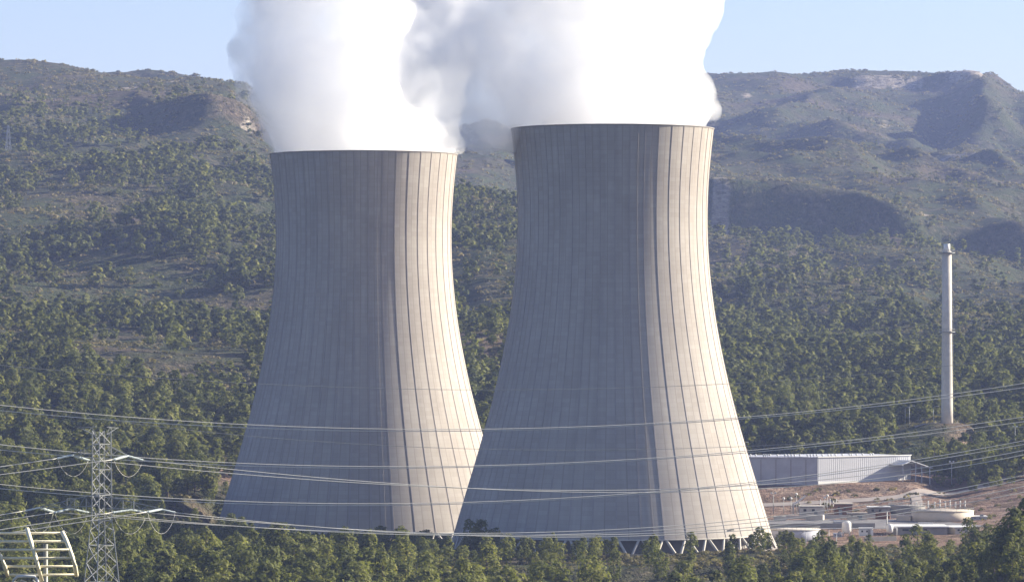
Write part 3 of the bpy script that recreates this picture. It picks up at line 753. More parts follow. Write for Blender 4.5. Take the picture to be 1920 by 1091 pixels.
# low scrub, one mass
def build_scrub():
    lo, hi = -260., 2200.
    PX = []; DD = []; SZ = []
    for d0, d1, per, sz in ((900, 1260, 7, 1.0), (1260, 1660, 22, 1.0), (1660, 2500, 26, 1.3), (2500, 3500, 34, 1.6), (3500, 4700, 60, 1.9), (4700, 6150, 110, 2.3)):
        n = int((hi - lo) / F * (d1 * d1 - d0 * d0) / 2 / per)
        u = rng.uniform(size=n); D = np.sqrt(d0 * d0 + u * (d1 * d1 - d0 * d0)); px = rng.uniform(lo, hi, n); x = X(px, D)
        cl = pnoise(x / 40, D / 60, 41) + .6 * pnoise(x / 12, D / 14, 42)
        k = rng.uniform(size=n) < np.clip(.55 + cl, .05, 1)
        pz = plant_zone(x, D); k &= ~((pz > .3) & (rng.uniform(size=n) < np.where((D > 1490) & (D < 1545), .55, .88)))
        for (cx, cy_, cz) in (TA, TB): k &= np.hypot(x - cx, D - cy_) > 56
        k &= ~((px > 1400) & (px < 1740) & (D > 1545) & (D < 1625)); k &= ~((np.abs(D - 1405) < 32) & (px > 1420) & (px < 1800))
        k &= (np.hypot(x - X(1775, 1700), D - 1700) > 9)
        PX.append(px[k]); DD.append(D[k]); SZ.append((sz * rng.uniform(.5, 1.5, n))[k])
    px = np.concatenate(PX); D = np.concatenate(DD); s = np.concatenate(SZ); x = X(px, D); z = H(x, D)
    Vs = []; Ts = []
    which = rng.integers(0, 6, len(px)); near = D < 1260
    for lodn, sel in ((34, near), (12, ~near)):
        for k in range(6):
            g = np.random.default_rng(900 + k + lodn)
            d = g.normal(size=(lodn, 3)); d[:, 2] = np.abs(d[:, 2]) * .9 + .05; d /= np.linalg.norm(d, axis=1)[:, None]
            p = d * g.uniform(.7, 1.15, lodn)[:, None] * np.array([1, 1, .85])
            nn = d + g.normal(size=(lodn, 3)) * .35; a = np.cross(nn, g.normal(size=(lodn, 3))); a /= np.linalg.norm(a, axis=1)[:, None]
            b = np.cross(nn / np.linalg.norm(nn, axis=1)[:, None], a); q = (2.1 / math.sqrt(lodn)) * g.uniform(.6, 1.2, lodn)[:, None]
            pv = np.stack([p + a * q, p - a * q * .6 + b * q * .85, p - a * q * .6 - b * q * .85], 1).reshape(-1, 3)
            ii = np.where(sel & (which == k))[0]
            if len(ii) == 0: continue
            an = rng.uniform(0, 6.28, len(ii)); ca, sa = np.cos(an)[:, None], np.sin(an)[:, None]
            vx = (pv[None, :, 0] * ca - pv[None, :, 1] * sa) * s[ii][:, None] + x[ii][:, None]
            vy = (pv[None, :, 0] * sa + pv[None, :, 1] * ca) * s[ii][:, None] + D[ii][:, None]
            vz = pv[None, :, 2] * s[ii][:, None] * .8 + z[ii][:, None]
            Vs.append(np.stack([vx, vy, vz], -1).reshape(-1, 3).astype(np.float32))
            Ts.append(np.repeat(rng.uniform(0, 1, len(ii)), lodn * 3).astype(np.float32))
    V = np.concatenate(Vs); T = np.concatenate(Ts)
    me = np_mesh('scrub', V, np.arange(len(V)).reshape(-1, 3)); a = me.attributes.new('tint', 'FLOAT', 'POINT'); a.data.foreach_set('value', T)
    o = link_mesh('scrub', me, M_bush); tag(o, 'low olive scrub and brush over the ground and hills', 'scrub', kind='stuff')
    print('scrub', len(px), 'tris', len(V) // 3)
build_scrub()

# ------------------------------------------------------------------ chimney
def chimney():
    D = 1700.; x = X(1775.5, D); z0 = 27.0
    r = empty('chimney', (x, D, z0), 'tall slim concrete chimney with two ring platforms, rising above the pines', 'chimney')
    zt = Z(471, D) - z0
    MB().lathe([(2.45, -1), (2.35, 8), (2.1, zt * .5), (1.95, zt)], 40).build('shaft', M_conc, r)
    MB().lathe([(1.35, zt - .5), (1.3, zt + 3.0)], 28).build('flue', M_white, r)
    for zz in (Z(474, D) - z0, Z(622, D) - z0):
        b = MB(); b.lathe([(1.9, zz - .15), (3.25, zz - .15), (3.25, zz + .12), (1.9, zz + .12), (1.9, zz - .15)], 36, smooth=False, caps=False)
        for k in range(18):
            a = k * math.pi / 9; b.bar((3.18 * math.cos(a), 3.18 * math.sin(a), zz), (3.18 * math.cos(a), 3.18 * math.sin(a), zz + 1.1), .09)
        b.lathe([(3.16, zz + 1.05), (3.24, zz + 1.05), (3.24, zz + 1.15), (3.16, zz + 1.15), (3.16, zz + 1.05)], 36, smooth=False, caps=False)
        b.build('platform', M_dsteel, r)
    b = MB(); pts = [(2.55, -.2, 0), (2.2, -.2, zt)]
    b.bar((2.75, -.5, 2), (2.3, -.5, zt), .1); b.bar((2.75, .1, 2), (2.3, .1, zt), .1)
    for k in range(60):
        t = k / 60; xx = 2.75 - .45 * t; b.bar((xx, -.5, 2 + (zt - 2) * t), (xx, .1, 2 + (zt - 2) * t), .07)
    b.build('ladder', M_dsteel, r)
chimney()

# ------------------------------------------------------------------ hall behind the right tower
def hall():
    D = 1556.; zb = 7.0; C0 = Vector((X(1533, D), D, 0)); top = Z(857, D)
    r = empty('industrial_hall', (C0.x, C0.y, zb), 'long low industrial hall with left wing greyed for shade, white right wall and gabled porch', 'hall')
    loc = -Vector((C0.x, C0.y, zb))
    a1 = math.radians(35); d1 = Vector((math.cos(a1), math.sin(a1), 0)); n1 = Vector((math.sin(a1), -math.cos(a1), 0))
    L1 = 45.5; d0 = Vector((-1, .06, 0)).normalized()
    h = top - zb
    p = [Vector((0, 0, 0)), d1 * L1, d1 * L1 - n1 * 30, -n1 * 36 + Vector((0, 4, 0))]
    b = MB(); b.prism([(v.x, v.y) for v in p], -1.0, h); b.build('white_wing', M_offw, r)
    # fine ribs of the cladding
    b = MB()
    for k in range(44):
        q = d1 * (k + .6) * (L1 - 1) / 44; b.box((q.x + n1.x * .03, q.y + n1.y * .03, h / 2), (.12, .08, h - .3), a1)
    b.build('cladding_rib', M_offw, r)
    b = MB(); q = d1 * L1 / 2 + n1 * .12; b.box((q.x, q.y, .7), (L1 - .2, .22, 1.9), a1); b.build('plinth', M_white, r)
    b = MB(); q = d1 * L1 / 2 + n1 * .1; b.box((q.x, q.y, h + .1), (L1 + .4, .5, .35), a1); b.build('fascia', M_white, r)
    q0 = d0 * 36
    b = MB(); b.prism([(-.2, .12), (q0.x, q0.y), (q0.x + 4, q0.y + 34), (-.2, 36)], -1, h - .12); b.build('shade_grey_wing', M_greyp, r)  # this wall lies in shade, and its grey colour paints that in
    b = MB()
    for k in range(1, 7):
        q = d0 * (k * 5.6 - 1.2); MB().box((q.x, q.y - .03, h / 2 - .3), (.25, .12, h - 1.0), 0).build('wall_joint', M_concdark, r)
    b = MB(); q = d0 * 18; b.box((q.x, q.y - .05, h - .02), (36, .5, .3), math.atan2(-.06, 1)); b.build('gutter', M_greyp, r)
    # little roof ventilators along the edge
    xs = [1407, 1417, 1432, 1436, 1440, 1444, 1458, 1472, 1478, 1484, 1490, 1500, 1514, 1520, 1526, 1532, 1546, 1558, 1564, 1572, 1586, 1600, 1604, 1614, 1626, 1642, 1647]
    vent = None
    for i, px in enumerate(xs):
        xx = X(px, D) - C0.x
        if xx > 0: s = xx / d1.x; q = d1 * s - n1 * 1.2
        else: q = d0 * (-xx) + Vector((0, 1.2, 0))
        if vent is None:
            b = MB(); b.lathe([(.16, 0), (.16, .5), (.42, .55), (.42, .85), (.1, 1.05)], 10); vent = b.build('roof_vent', M_white, r); o = vent
        else: o = vent.copy(); COL.objects.link(o)
        o.parent = r; o.location = (q.x, q.y, h + .1)
    # gabled porch at the right end
    e = d1 * (L1 - 8); n = n1
    ap = e + n * 7.0 + d1 * 3; zA = h - 1.6
    b = MB()
    l = e + n * 7.5 - d1 * 2.5; rr = e + n * 7.5 + d1 * 12.5
    ridge0 = e + n * 7.5 + d1 * 2.0; ridge1 = ridge0 - n * 9
    def slab(A, B, C_, D_, t=.3):
        b.add([A, B, C_, D_, A - Vector((0, 0, t)), B - Vector((0, 0, t)), C_ - Vector((0, 0, t)), D_ - Vector((0, 0, t))],
              [(0, 1, 2, 3), (7, 6, 5, 4), (0, 4, 5, 1), (1, 5, 6, 2), (2, 6, 7, 3), (3, 7, 4, 0)])
    up = Vector((0, 0, 1))
    slab(ridge0 + up * zA, ridge1 + up * zA, rr - n * 9 + up * (zA - 3.0), rr + up * (zA - 3.0))
    slab(ridge0 + up * zA, ridge1 + up * zA, l - n * 9 + up * (zA - 1.6), l + up * (zA - 1.6))
    b.build('porch_roof', M_offw, r)
    for s in (-1.8, 4.5, 7.5, 11.5):
        q = e + n * 7.0 + d1 * s; zz = zA - .4 - (max(0, s - 2) * .29 + max(0, 2 - s) * .36)
        MB().bar((q.x, q.y, -1), (q.x, q.y, zz), .35).build('porch_column', M_greyp, r)
hall()

# ------------------------------------------------------------------ tanks and small plant buildings
def on_ground(px, D): return Vector((X(px, D), D, Hs(X(px, D), D)))
def tank(px, D, rad, ztop, m, label, roof_m=None, stair=True):
    g = on_ground(px, D); r = empty('storage_tank', g, label, 'tank'); h = ztop - g.z
    MB().lathe([(rad, -.6), (rad, h)], 72).build('tank_wall', m, r)
    b = MB(); b.lathe([(rad + .15, h - .02), (rad + .15, h + .2), (rad * .5, h + .2 + rad * .03), (.05, h + .2 + rad * .06)], 72); b.build('tank_roof', roof_m or M_white, r)
    b = MB()
    for k in range(36):
        a = k * math.pi / 18; b.bar((rad * math.cos(a), rad * math.sin(a), h + .1), (rad * math.cos(a), rad * math.sin(a), h + 1.0), .06)
    b.tube([(rad * math.cos(k * math.pi / 36), rad * math.sin(k * math.pi / 36), h + 1.0) for k in range(73)], .05, 5); b.build('handrail', M_dsteel, r)
    b = MB()
    n = int(max(4, h * 3))
    for k in range(n):
        a = math.radians(250 + 40 * k / n); b.box(((rad + .5) * math.cos(a), (rad + .5) * math.sin(a), h * (k + .5) / n), (.8, .35, .08), a)
    b.build('stair', M_steel, r)
tank(1767, 1425, 10.6, Z(957, 1425), M_cream, 'wide cream storage tank, rightmost, behind the flat white roof', M_cream)
tank(1490, 1318, 8.0, Z(992, 1318), M_greyp, 'low grey tank with pale roof just right of the right tower', M_conc)
tank(1700, 1470, 6.5, Z(948, 1470), M_concdark, 'low dark tank behind the paved yard', M_concdark)

def shed(name, px0, px1, D, ztop, depth, m, rm, label, cat, rz=0.0, over=.5, doors=()):
    cx = (X(px0, D) + X(px1, D)) / 2; wd = X(px1, D) - X(px0, D); g = Hs(cx, D)
    r = empty(name, (cx, D + depth / 2, g), label, cat, rz=rz); h = ztop - g
    MB().box((0, 0, (h - .3) / 2 - .3), (wd, depth, h + .3)).build('wall', m, r)
    MB().box((0, 0, h + .02), (wd + 2 * over, depth + 2 * over, .35)).build('roof', rm, r)
    for (dx, dw, dh) in doors:
        o = MB().box((dx * wd / 2, -depth / 2 - .03, dh / 2), (dw, .1, dh)).build('door', M_dsteel, r)
        MB().box((dx * wd / 2 + dw * .35, -depth / 2 - .11, dh * .5), (.15, .08, .15)).build('handle', M_steel, o)
    for k in (-.6, .1):
        MB().box((k * wd / 2, -depth / 2 - .03, h * .62), (wd * .12, .08, h * .25)).build('window', M_black, r)
    return r
shed('pump_building', 1678, 1776, 1338, Z(987, 1338), 14, M_concdark, M_white, 'flat white roofed building, walls darkened for shade, in front of the cream tank', 'building', doors=((-.2, 1.6, 2.2),))  # shaded wall painted in with dark concrete
shed('pump_building', 1779, 1815, 1341, Z(988, 1341), 10, M_cream, M_white, 'right end of the flat white roofed building, coloured cream as its lit part', 'building', rz=.35, doors=((.3, 1.2, 2.1),))  # sunlit end of the same building, its light put into cream walls
shed('cabin', 1611, 1637, 1332, Z(990, 1332), 3, M_white, M_white, 'small white cabin beside the white silo', 'cabin', over=.1, doors=((.4, .9, 2.0),))
shed('cabin', 1563, 1579, 1325, Z(1000, 1325), 3, M_greyp, M_greyp, 'low grey cabin left of the white silo', 'cabin', over=.1, doors=((.4, .9, 1.8),))
shed('low_building', 1500, 1545, 1462, Z(949, 1462), 6, M_conc, M_conc, 'low pale concrete building at the back of the yard, left', 'building', over=.2, doors=((.3, 1.2, 1.9),))
shed('low_building', 1566, 1598, 1470, Z(944, 1470), 6, M_rust, M_cream, 'low building with brown wall and cream roof at the back of the yard', 'building', over=.4, doors=((-.4, 1.2, 1.9),))
shed('low_building', 1628, 1668, 1462, Z(950, 1462), 5, M_concdark, M_white, 'low dark shed with white roof in the middle of the yard', 'building', over=.4, doors=((.3, 1.2, 1.9),))
shed('low_building', 1590, 1625, 1430, Z(962, 1430), 5, M_cream, M_concdark, 'low cream shed nearest the middle of the yard', 'building', over=.3, doors=((.3, 1.2, 1.9),))
shed('low_building', 1822, 1850, 1420, Z(968, 1420), 6, M_greyp, M_white, 'small grey shed right of the cream tank', 'building', over=.3, doors=((.3, 1.2, 1.9),))

def silo():
    g = on_ground(1587, 1330); r = empty('silo', g, 'upright white silo with rounded top beside the white cabin', 'silo'); h = Z(975, 1330) - g.z
    prof = [(1.5, 1.6), (1.5, h - 1.0)] + [(1.5 * math.cos(a), h - 1.0 + 1.0 * math.sin(a)) for a in np.linspace(.2, 1.5, 7)]
    MB().lathe([(.5, .7)] + prof, 32).build('vessel', M_white, r)
    for sx, sy in ((1, 1), (1, -1), (-1, 1), (-1, -1)):
        MB().bar((sx * 1.0, sy * 1.0, -.4), (sx * 1.0, sy * 1.0, 1.9), .2).build('leg', M_steel, r)
    b = MB(); b.bar((1.75, -.6, .2), (1.75, -.6, h), .08); b.bar((1.75, 0, .2), (1.75, 0, h), .08)
    for k in range(16): b.bar((1.75, -.6, .4 + k * .45), (1.75, 0, .4 + k * .45), .05)
    b.build('ladder', M_steel, r)
silo()

def white_pipe_vessel():
    D = 1335; g = on_ground(1668, D); r = empty('process_vessel', g, 'small white process vessel with tall vent pipe right of the cabin', 'vessel')
    MB().lathe([(.3, .6), (1.1, 1.2), (1.1, 3.0), (.4, 3.7)], 20).build('vessel', M_white, r)
    MB().tube([(-.9, 0, 0), (-.9, 0, 7.5)], .18, 8).build('vent_pipe', M_steel, r)
    MB().tube([(1.0, 0, 2.4), (2.2, 0, 2.4), (2.2, 0, -.3)], .2, 8).build('pipe', M_white, r)
white_pipe_vessel()

def lamp_post(px, yt, D, kind, label, group):
    g = on_ground(px, D); h = max(2.0, Z(yt, D) - g.z)
    r = empty('lamp_post', g, label, 'lamp post', group)
    MB().tube([(0, 0, -.4), (0, 0, h)], .13 if kind != 'flood' else .16, 8, r2=.08).build('pole', M_steel, r)
    if kind == 'globe':
        MB().lathe([(.05, h - .1), (.35, h + .1), (.48, h + .4), (.35, h + .75), (.05, h + .9)], 14).build('lamp_head', M_white, r)
    elif kind == 'flood':
        b = MB(); b.box((0, 0, h), (1.8, .15, .15))
        b.build('crossbar', M_steel, r)
        for s in (-1, 1): MB().box((s * .7, -.25, h + .25), (.6, .35, .5)).build('floodlight', M_white, r)
    else:
        MB().tube([(0, 0, h), (.6, 0, h + .3), (1.5, 0, h + .35)], .07, 6).build('arm', M_steel, r)
        MB().box((1.8, 0, h + .33), (.9, .35, .18)).build('lamp_head', M_white, r)
lamp_post(1450, 925, 1480, 'flood', 'tall floodlight mast closest to the right tower, left end of the yard', 'floodlight masts')
lamp_post(1784, 866, 1585, 'flood', 'tall lamp mast just right of the porch of the white hall', 'floodlight masts')
lamp_post(1903, 800, 1650, 'flood', 'lamp mast beside the upper road at the far right', 'floodlight masts')
lamp_post(1750, 763, 1705, 'arm', 'slim lamp post immediately left of the chimney foot', 'slim lamp posts')
lamp_post(1705, 762, 1702, 'arm', 'one of two slim lamp posts side by side left of the chimney', 'slim lamp posts')
lamp_post(1697, 765, 1706, 'arm', 'one of two slim lamp posts side by side left of the chimney', 'slim lamp posts')
lamp_post(1393, 830, 1640, 'arm', 'lamp post peeping from behind the right edge of the right tower', 'slim lamp posts')
lamp_post(1511, 996, 1262, 'arm', 'leftmost of three thin poles below the grey tank', 'thin poles by the trees')
lamp_post(1554, 992, 1262, 'arm', 'middle of three thin poles below the silo', 'thin poles by the trees')
lamp_post(1568, 1000, 1262, 'arm', 'right one of three thin poles below the silo', 'thin poles by the trees')
for i, (px, yt) in enumerate(((1469, 936), (1483, 936), (1493, 928), (1546, 935), (1551, 931))):
    lamp_post(px, yt, 1482, 'globe', 'short post with white globe head in the left part of the yard', 'globe lamp posts in the yard')

# gantry and switch gear posts
def beam():
    D = 1476; a = P(1487, 946, D); b_ = P(1510, 929, D)
    g = on_ground(1487, D); r = empty('jib_crane', g, 'white slanting jib among the lamp posts left of the yard', 'jib crane')
    A = a - g; B = b_ - g
    MB().bar(A, B, .55).build('jib', M_white, r)
    MB().bar((0, 0, -.3), (0, 0, max(1.5, A.z + .6)), .5).build('base', M_steel, r)
    MB().bar((1.5, 0, -.3), A.lerp(B, .45), .25).build('strut', M_steel, r)
beam()
sw = [(1740, 938), (1752, 940), (1762, 936), (1772, 939), (1781, 937), (1791, 940), (1800, 938), (1809, 938), (1718, 940), (1727, 944)]
for i, (px, yt) in enumerate(sw):
    D = 1475; g = on_ground(px, D); h = Z(yt, D) - g.z
    r = empty('switchgear_post', g, 'white insulator post in the row of switch gear behind the cream tank', 'insulator post', 'insulator posts behind the cream tank')
    MB().bar((0, 0, -.4), (0, 0, h * .45), .35).build('support', M_steel, r)
    MB().lathe([(.28 if k % 2 else .16, h * .45 + (h * .55) * k / 12) for k in range(13)], 12).build('insulator', M_white, r)
for i, (px, yt) in enumerate(((1538, 936), (1550, 940), (1556, 934), (1562, 938), (1568, 935))):
    D = 1490; g = on_ground(px, D); h = Z(yt, D) - g.z
    r = empty('switchgear_post', g, 'thin white insulator post in the small cluster below the white hall', 'insulator post', 'insulator posts below the hall')
    MB().bar((0, 0, -.4), (0, 0, h * .5), .25).build('support', M_rust, r)
    MB().lathe([(.2 if k % 2 else .12, h * .5 + (h * .5) * k / 10) for k in range(11)], 10).build('insulator', M_white, r)

def low_wall(px0, D0, px1, D1, h, m, label, name='low_wall'):
    a = on_ground(px0, D0); b_ = on_ground(px1, D1); d = b_ - a; L = d.length; n = max(4, int(L / 5)); mb = MB(); V = []
    nrm = Vector((-d.y, d.x, 0)).normalized() * .2
    for k in range(n + 1):
        p = a.lerp(b_, k / n); g = Hs(p.x, p.y)
        for q in (p - nrm, p + nrm): V.append((q.x - a.x, q.y - a.y, g - .5 - a.z)); V.append((q.x - a.x, q.y - a.y, g + h - a.z))
    Fs = []
    for k in range(n):
        b0 = k * 4; c0 = b0 + 4
        Fs += [(b0, c0, c0 + 1, b0 + 1), (b0 + 1, c0 + 1, c0 + 3, b0 + 3), (b0 + 3, c0 + 3, c0 + 2, b0 + 2)]
    Fs += [(0, 1, 3, 2), (n * 4, n * 4 + 2, n * 4 + 3, n * 4 + 1)]
    mb.add(V, Fs); o = mb.build(name, m, None, a); tag(o, label, 'wall')
low_wall(1438, 1376, 1640, 1380, 1.6, M_concdark, 'long low dark wall along the front of the paved yard')
low_wall(1470, 1442, 1740, 1448, 1.2, M_conc, 'long low pale wall along the back of the paved yard')
low_wall(1855, 1668, 1990, 1704, 1.1, M_white, 'white parapet along the upper road at the far right')
low_wall(1620, 1300, 1680, 1305, 1.4, M_concdark, 'short dark wall in front of the white cabin')

# small containers and pipes that litter the yard
def container(px, D, w, h, dp, m, label):
    g = on_ground(px, D); r = empty('container', g, label, 'container', rz=random.uniform(-.4, .4))
    MB().box((0, 0, h / 2), (w, dp, h)).build('body', m, r)
    b = MB()
    for k in range(int(w / .6)): b.box((-w / 2 + .3 + k * .6, -dp / 2 - .04, h / 2), (.2, .1, h * .88))
    b.build('corrugation', m, r)
container(1655, 1440, 5, 2.2, 2.4, M_rust, 'rust brown container in the middle of the yard')
container(1528, 1428, 6, 2.0, 2.4, M_conc, 'pale grey container in the left part of the yard')
container(1462, 1425, 4, 1.8, 2.4, M_conc, 'pale container right beside the right tower edge')
container(1695, 1425, 5, 1.8, 2.2, M_cream, 'cream container left of the cream tank')
container(1573, 1395, 4, 1.6, 2.2, M_greyp, 'grey container near the front wall of the yard')
container(1735, 1380, 5, 1.7, 2.2, M_white, 'white container between the flat roof and the cream tank')

# wire fence bottom right
def fence():
    pts = [(1660, 1122), (1700, 1112), (1745, 1106), (1790, 1100), (1840, 1095), (1890, 1092)]
    base = on_ground(*pts[0]); r = empty('wire_fence', base, 'thin post and wire fence along the bottom right edge', 'fence')
    P3 = []
    for (pa, da), (pb, db) in zip(pts[:-1], pts[1:]):
        for k in range(3): P3.append(on_ground(pa + (pb - pa) * k / 3, da + (db - da) * k / 3))
    for q in P3:
        l = q - base; MB().bar((l.x, l.y, l.z - .4), (l.x, l.y, l.z + 2.0), .14).build('post', M_conc, r)
    for hgt in (.6, 1.2, 1.8):
        MB().tube([(q - base) + Vector((0, 0, hgt)) for q in P3], .025, 4).build('wire', M_steel, r)
fence()

# ------------------------------------------------------------------ pylons
def lattice(b, lv, psi, w, diag=True):
    """lv: [(z, side)], square lattice body turned by psi"""
    def corner(z, s, k):
        a = psi + math.pi / 4 + k * math.pi / 2; return Vector((s / math.sqrt(2) * math.cos(a), s / math.sqrt(2) * math.sin(a), z))
    for i in range(len(lv) - 1):
        (z0, s0), (z1, s1) = lv[i], lv[i + 1]
        for k in range(4):
            b['leg'][k].bar(corner(z0, s0, k), corner(z1, s1, k), w * 1.5)
            b['brace'].bar(corner(z0, s0, (k + 1) % 4), corner(z1, s1, k), w)
            if s0 > 2.6: b['brace'].bar(corner(z0, s0, k), corner(z1, s1, (k + 1) % 4), w * .4)
            if i % 2 == 0: b['brace'].bar(corner(z1, s1, k), corner(z1, s1, (k + 1) % 4), w * .8)

def insulator(b, a, c):
    d = c - a; n = 13
    b.tube([a, c], .05, 6)
    L = d.length; u = d.normalized(); side = u.cross(Vector((0, 0, 1))).normalized(); up2 = side.cross(u)
    for off in (-.16, .16):
        pts = [a + side * off, c + side * off]
        for k in range(n):
            p = pts[0].lerp(pts[1], (k + .5) / n)
            b.tube([p - u * .05, p + u * .05], .125, 8, smooth=False)

PD = 560.; PC = P(190, 620, PD)
def pylon():
    gx, gy = X(191, PD), PD; gz = Hs(gx, gy)
    r = empty('electricity_pylon', (gx, gy, gz), 'grey steel lattice pylon with pale insulator strings at the bottom left', 'pylon')
    psi = math.radians(36)
    b = {'leg': [MB() for _ in range(4)], 'brace': MB()}
    zt = Z(808, PD) - gz; zb_ = Z(975, PD) - gz; zm = Z(1091, PD) - gz
    lv = [(-.5, 8.8)]
    z = 0; lv = []
    for zz, s in ((-.5, 9.0), (5, 7.9), (10, 6.9), (14.5, 5.9), (18.5, 5.1), (22, 4.4), (25, 3.8), (27.6, 3.4)): lv.append((zz, s))
    lv = [q for q in lv if q[0] < zm - .5] + [(zm, 3.4), (zm + 2.6, 3.0), (zm + 5.0, 2.6), (zm + 7.0, 2.3), (zb_, 1.95)]
    lv = sorted(set(lv)); n = 7
    for k in range(1, n + 1): lv.append((zb_ + (zt - zb_) * k / n, 1.95 - .12 * k / n))
    lattice(b, lv, psi, .09)
    for m in b['leg']: m.build('leg', M_steel, r)
    b['brace'].build('bracing', M_steel, r)
    base = Vector((gx, gy, gz))
    T = {}
    def arm(px, py, name, w=.09, root_px=190, dz=1.3):
        tip = P(px, py, PD + (px - 190) * .012) - base
        s = 1 if px > 190 else -1
        b = MB()
        zr = tip.z + .15; rx = .75 * s
        for yy in (-.75, .75):
            b.bar((rx, yy, zr), (tip.x, tip.y + .0, tip.z), w); b.bar((rx, yy, zr + dz), (tip.x, tip.y, tip.z + .1), w)
            m = max(2, int(abs(tip.x) / 1.6))
            for k in range(1, m):
                t0 = (k - .5) / m; t1 = k / m
                A = Vector((rx, yy, zr)).lerp(tip, t0); B = Vector((rx, yy, zr + dz)).lerp(tip, t1); C_ = Vector((rx, yy, zr + dz)).lerp(tip, max(0, t0 - .5 / m))
                b.bar(A, B, w * .6); b.bar(A, C_, w * .6)
        b.build('cross_arm', M_dsteel, r); T[name] = tip  # arms out of the sun: shade put into steel darker than the legs
    arm(135, 853, 'ul'); arm(239, 854, 'ur'); arm(75, 951, 'l2', dz=1.6); arm(302, 954, 'r2', dz=1.6)
    arm(148, 802, 'tl', .07, dz=-1.2); arm(222, 802, 'tr', .07, dz=-1.0)
    T['l1'] = P(133, 953, PD) - base; T['r1'] = P(246, 955, PD) - base
    for q in ('l1', 'r1'):
        MB().bar(T[q] + Vector((0, 0, .1)), T[q] + Vector((0, 0, 1.2)), .1).build('hanger', M_dsteel, r)
    # earth wire horns and rectangular hardware frames
    for px, py0, py1 in ((231, 938, 955), (251, 938, 955), (162, 935, 958), (152, 842, 852), (158, 842, 852)):
        a = P(px, py1, PD) - base; c = P(px, py0, PD) - base; MB().bar(a, c, .12).build('horn', M_steel, r)
    for (x0, y0, x1, y1) in ((126, 934, 140, 956),):
        a = P(x0, y1, PD) - base; c = P(x1, y1, PD) - base; d = P(x1, y0, PD) - base; e = P(x0, y0, PD) - base
        b = MB(); [b.bar(p, q, .08) for p, q in ((a, c), (c, d), (d, e), (e, a), (a, d))]; b.build('hardware_frame', M_steel, r)
    # tension strings: left and right of each tip
    ends = {}
    for nme, (lx, ly), (rx, ry) in (('ul', (108, 859), (166, 862)), ('ur', (214, 861), (268, 862)), ('l2', (48, 957), (101, 959)),
                                    ('l1', (103, 960), (166, 960)), ('r1', (212, 960), (276, 960)), ('r2', (277, 959), (329, 960))):
        tip = T[nme]; L = P(lx, ly, PD - 1.6) - base; R = P(rx, ry, PD + 1.6) - base
        b = MB(); insulator(b, tip, L); b.build('insulator_string', M_glass, r)
        b = MB(); insulator(b, tip, R); b.build('insulator_string', M_glass, r)
        sag = 2.3 if nme[0] == 'u' else 2.9
        pts = []
        for k in range(17):
            t = k / 16; p = L.lerp(R, t); p.z -= sag * (1 - (2 * t - 1) ** 2) ** .8; pts.append(p)
        MB().tube(pts, .022, 5).build('jumper_cable', M_alu, r)
        ends[nme] = (L + base, R + base)
    return ends
ends = pylon()

def far_pylon():
    D = 3100.; px = 15; x = X(px, D); gz = Hs(x, D); h = 30
    r = empty('electricity_pylon', (x, D, gz), 'distant slim lattice pylon standing on the left hill', 'pylon')
    b = {'leg': [MB() for _ in range(4)], 'brace': MB()}
    lv = [(0, 6.5), (5, 5.2), (10, 4.1), (14, 3.2), (18, 2.5), (22, 2.0), (26, 1.5), (h, .6)]
    lattice(b, lv, .5, .26)
    for m in b['leg']: m.build('leg', M_dsteel, r)
    b['brace'].build('bracing', M_dsteel, r)
    for zz, w in ((20, 4.5), (24, 3.8), (28, 3.0)):
        m = MB()
        for s in (-1, 1): m.bar((0, 0, zz), (s * w, 0, zz + .2), .25); m.bar((0, 0, zz + 1.3), (s * w, 0, zz + .2), .22)
        m.build('cross_arm', M_dsteel, r)
far_pylon()

# ------------------------------------------------------------------ overhead conductors
def wire(pts3, label, group, r=.048, D0=560., D1=600., ext=(-420, 2500), start=None, mt=None):
    """curve y(px) through image points as a polynomial; start = fixed world point"""
    xs = np.array([p[0] for p in pts3], float); ys = np.array([p[1] for p in pts3], float)
    deg = min(2, len(xs) - 1) if len(xs) < 5 else 3
    cf = np.polyfit((xs - 960) / 1000, ys, deg)
    x0, x1 = ext
    if start is not None: x0 = 960 + F * start.x / start.y
    q = np.linspace(x0, x1, 70); pts = []
    for i, px in enumerate(q):
        D = D0 + (D1 - D0) * (px - 0) / 1920
        if start is not None: D = start.y + (D1 - start.y) * (px - x0) / (1920 - x0)
        y = np.polyval(cf, (px - 960) / 1000)
        pts.append(P(px, y, D))
    if start is not None:
        dlt = start - pts[0]
        for i in range(70): pts[i] = pts[i] + dlt * max(0, 1 - i / 18.)
    o0 = pts[0].copy()
    o = MB().tube([p - o0 for p in pts], r, 5).build('power_line', mt or M_alu, None, o0)
    tag(o, label, 'power line', group)
G1 = 'conductors passing behind the pylon'
wire([(0, 759), (450, 796), (900, 803), (1400, 782), (1920, 718)], 'upper conductor of the highest pair crossing both towers', G1)
wire([(0, 769), (450, 802), (900, 806), (1400, 785), (1920, 726)], 'lower conductor of the highest pair crossing both towers', G1)
wire([(0, 833), (440, 868), (900, 872), (1400, 845), (1920, 781)], 'upper conductor of the second pair crossing both towers', G1)
wire([(0, 843), (440, 872), (900, 875), (1400, 848), (1920, 790)], 'lower conductor of the second pair crossing both towers', G1)
wire([(0, 908), (440, 937), (900, 943), (1415, 901), (1920, 826)], 'upper conductor of the third pair, just above the pylon lower arms', G1)
wire([(0, 916), (440, 941), (900, 946), (1415, 904), (1920, 833)], 'lower conductor of the third pair, just above the pylon lower arms', G1)
G2 = 'conductors strung from the pylon to the right'
e = ends
wire([(166, 862), (450, 886), (800, 914), (1050, 918), (1420, 908), (1920, 844)], 'conductor leaving the left upper arm of the pylon to the right', G2, start=e['ul'][1])
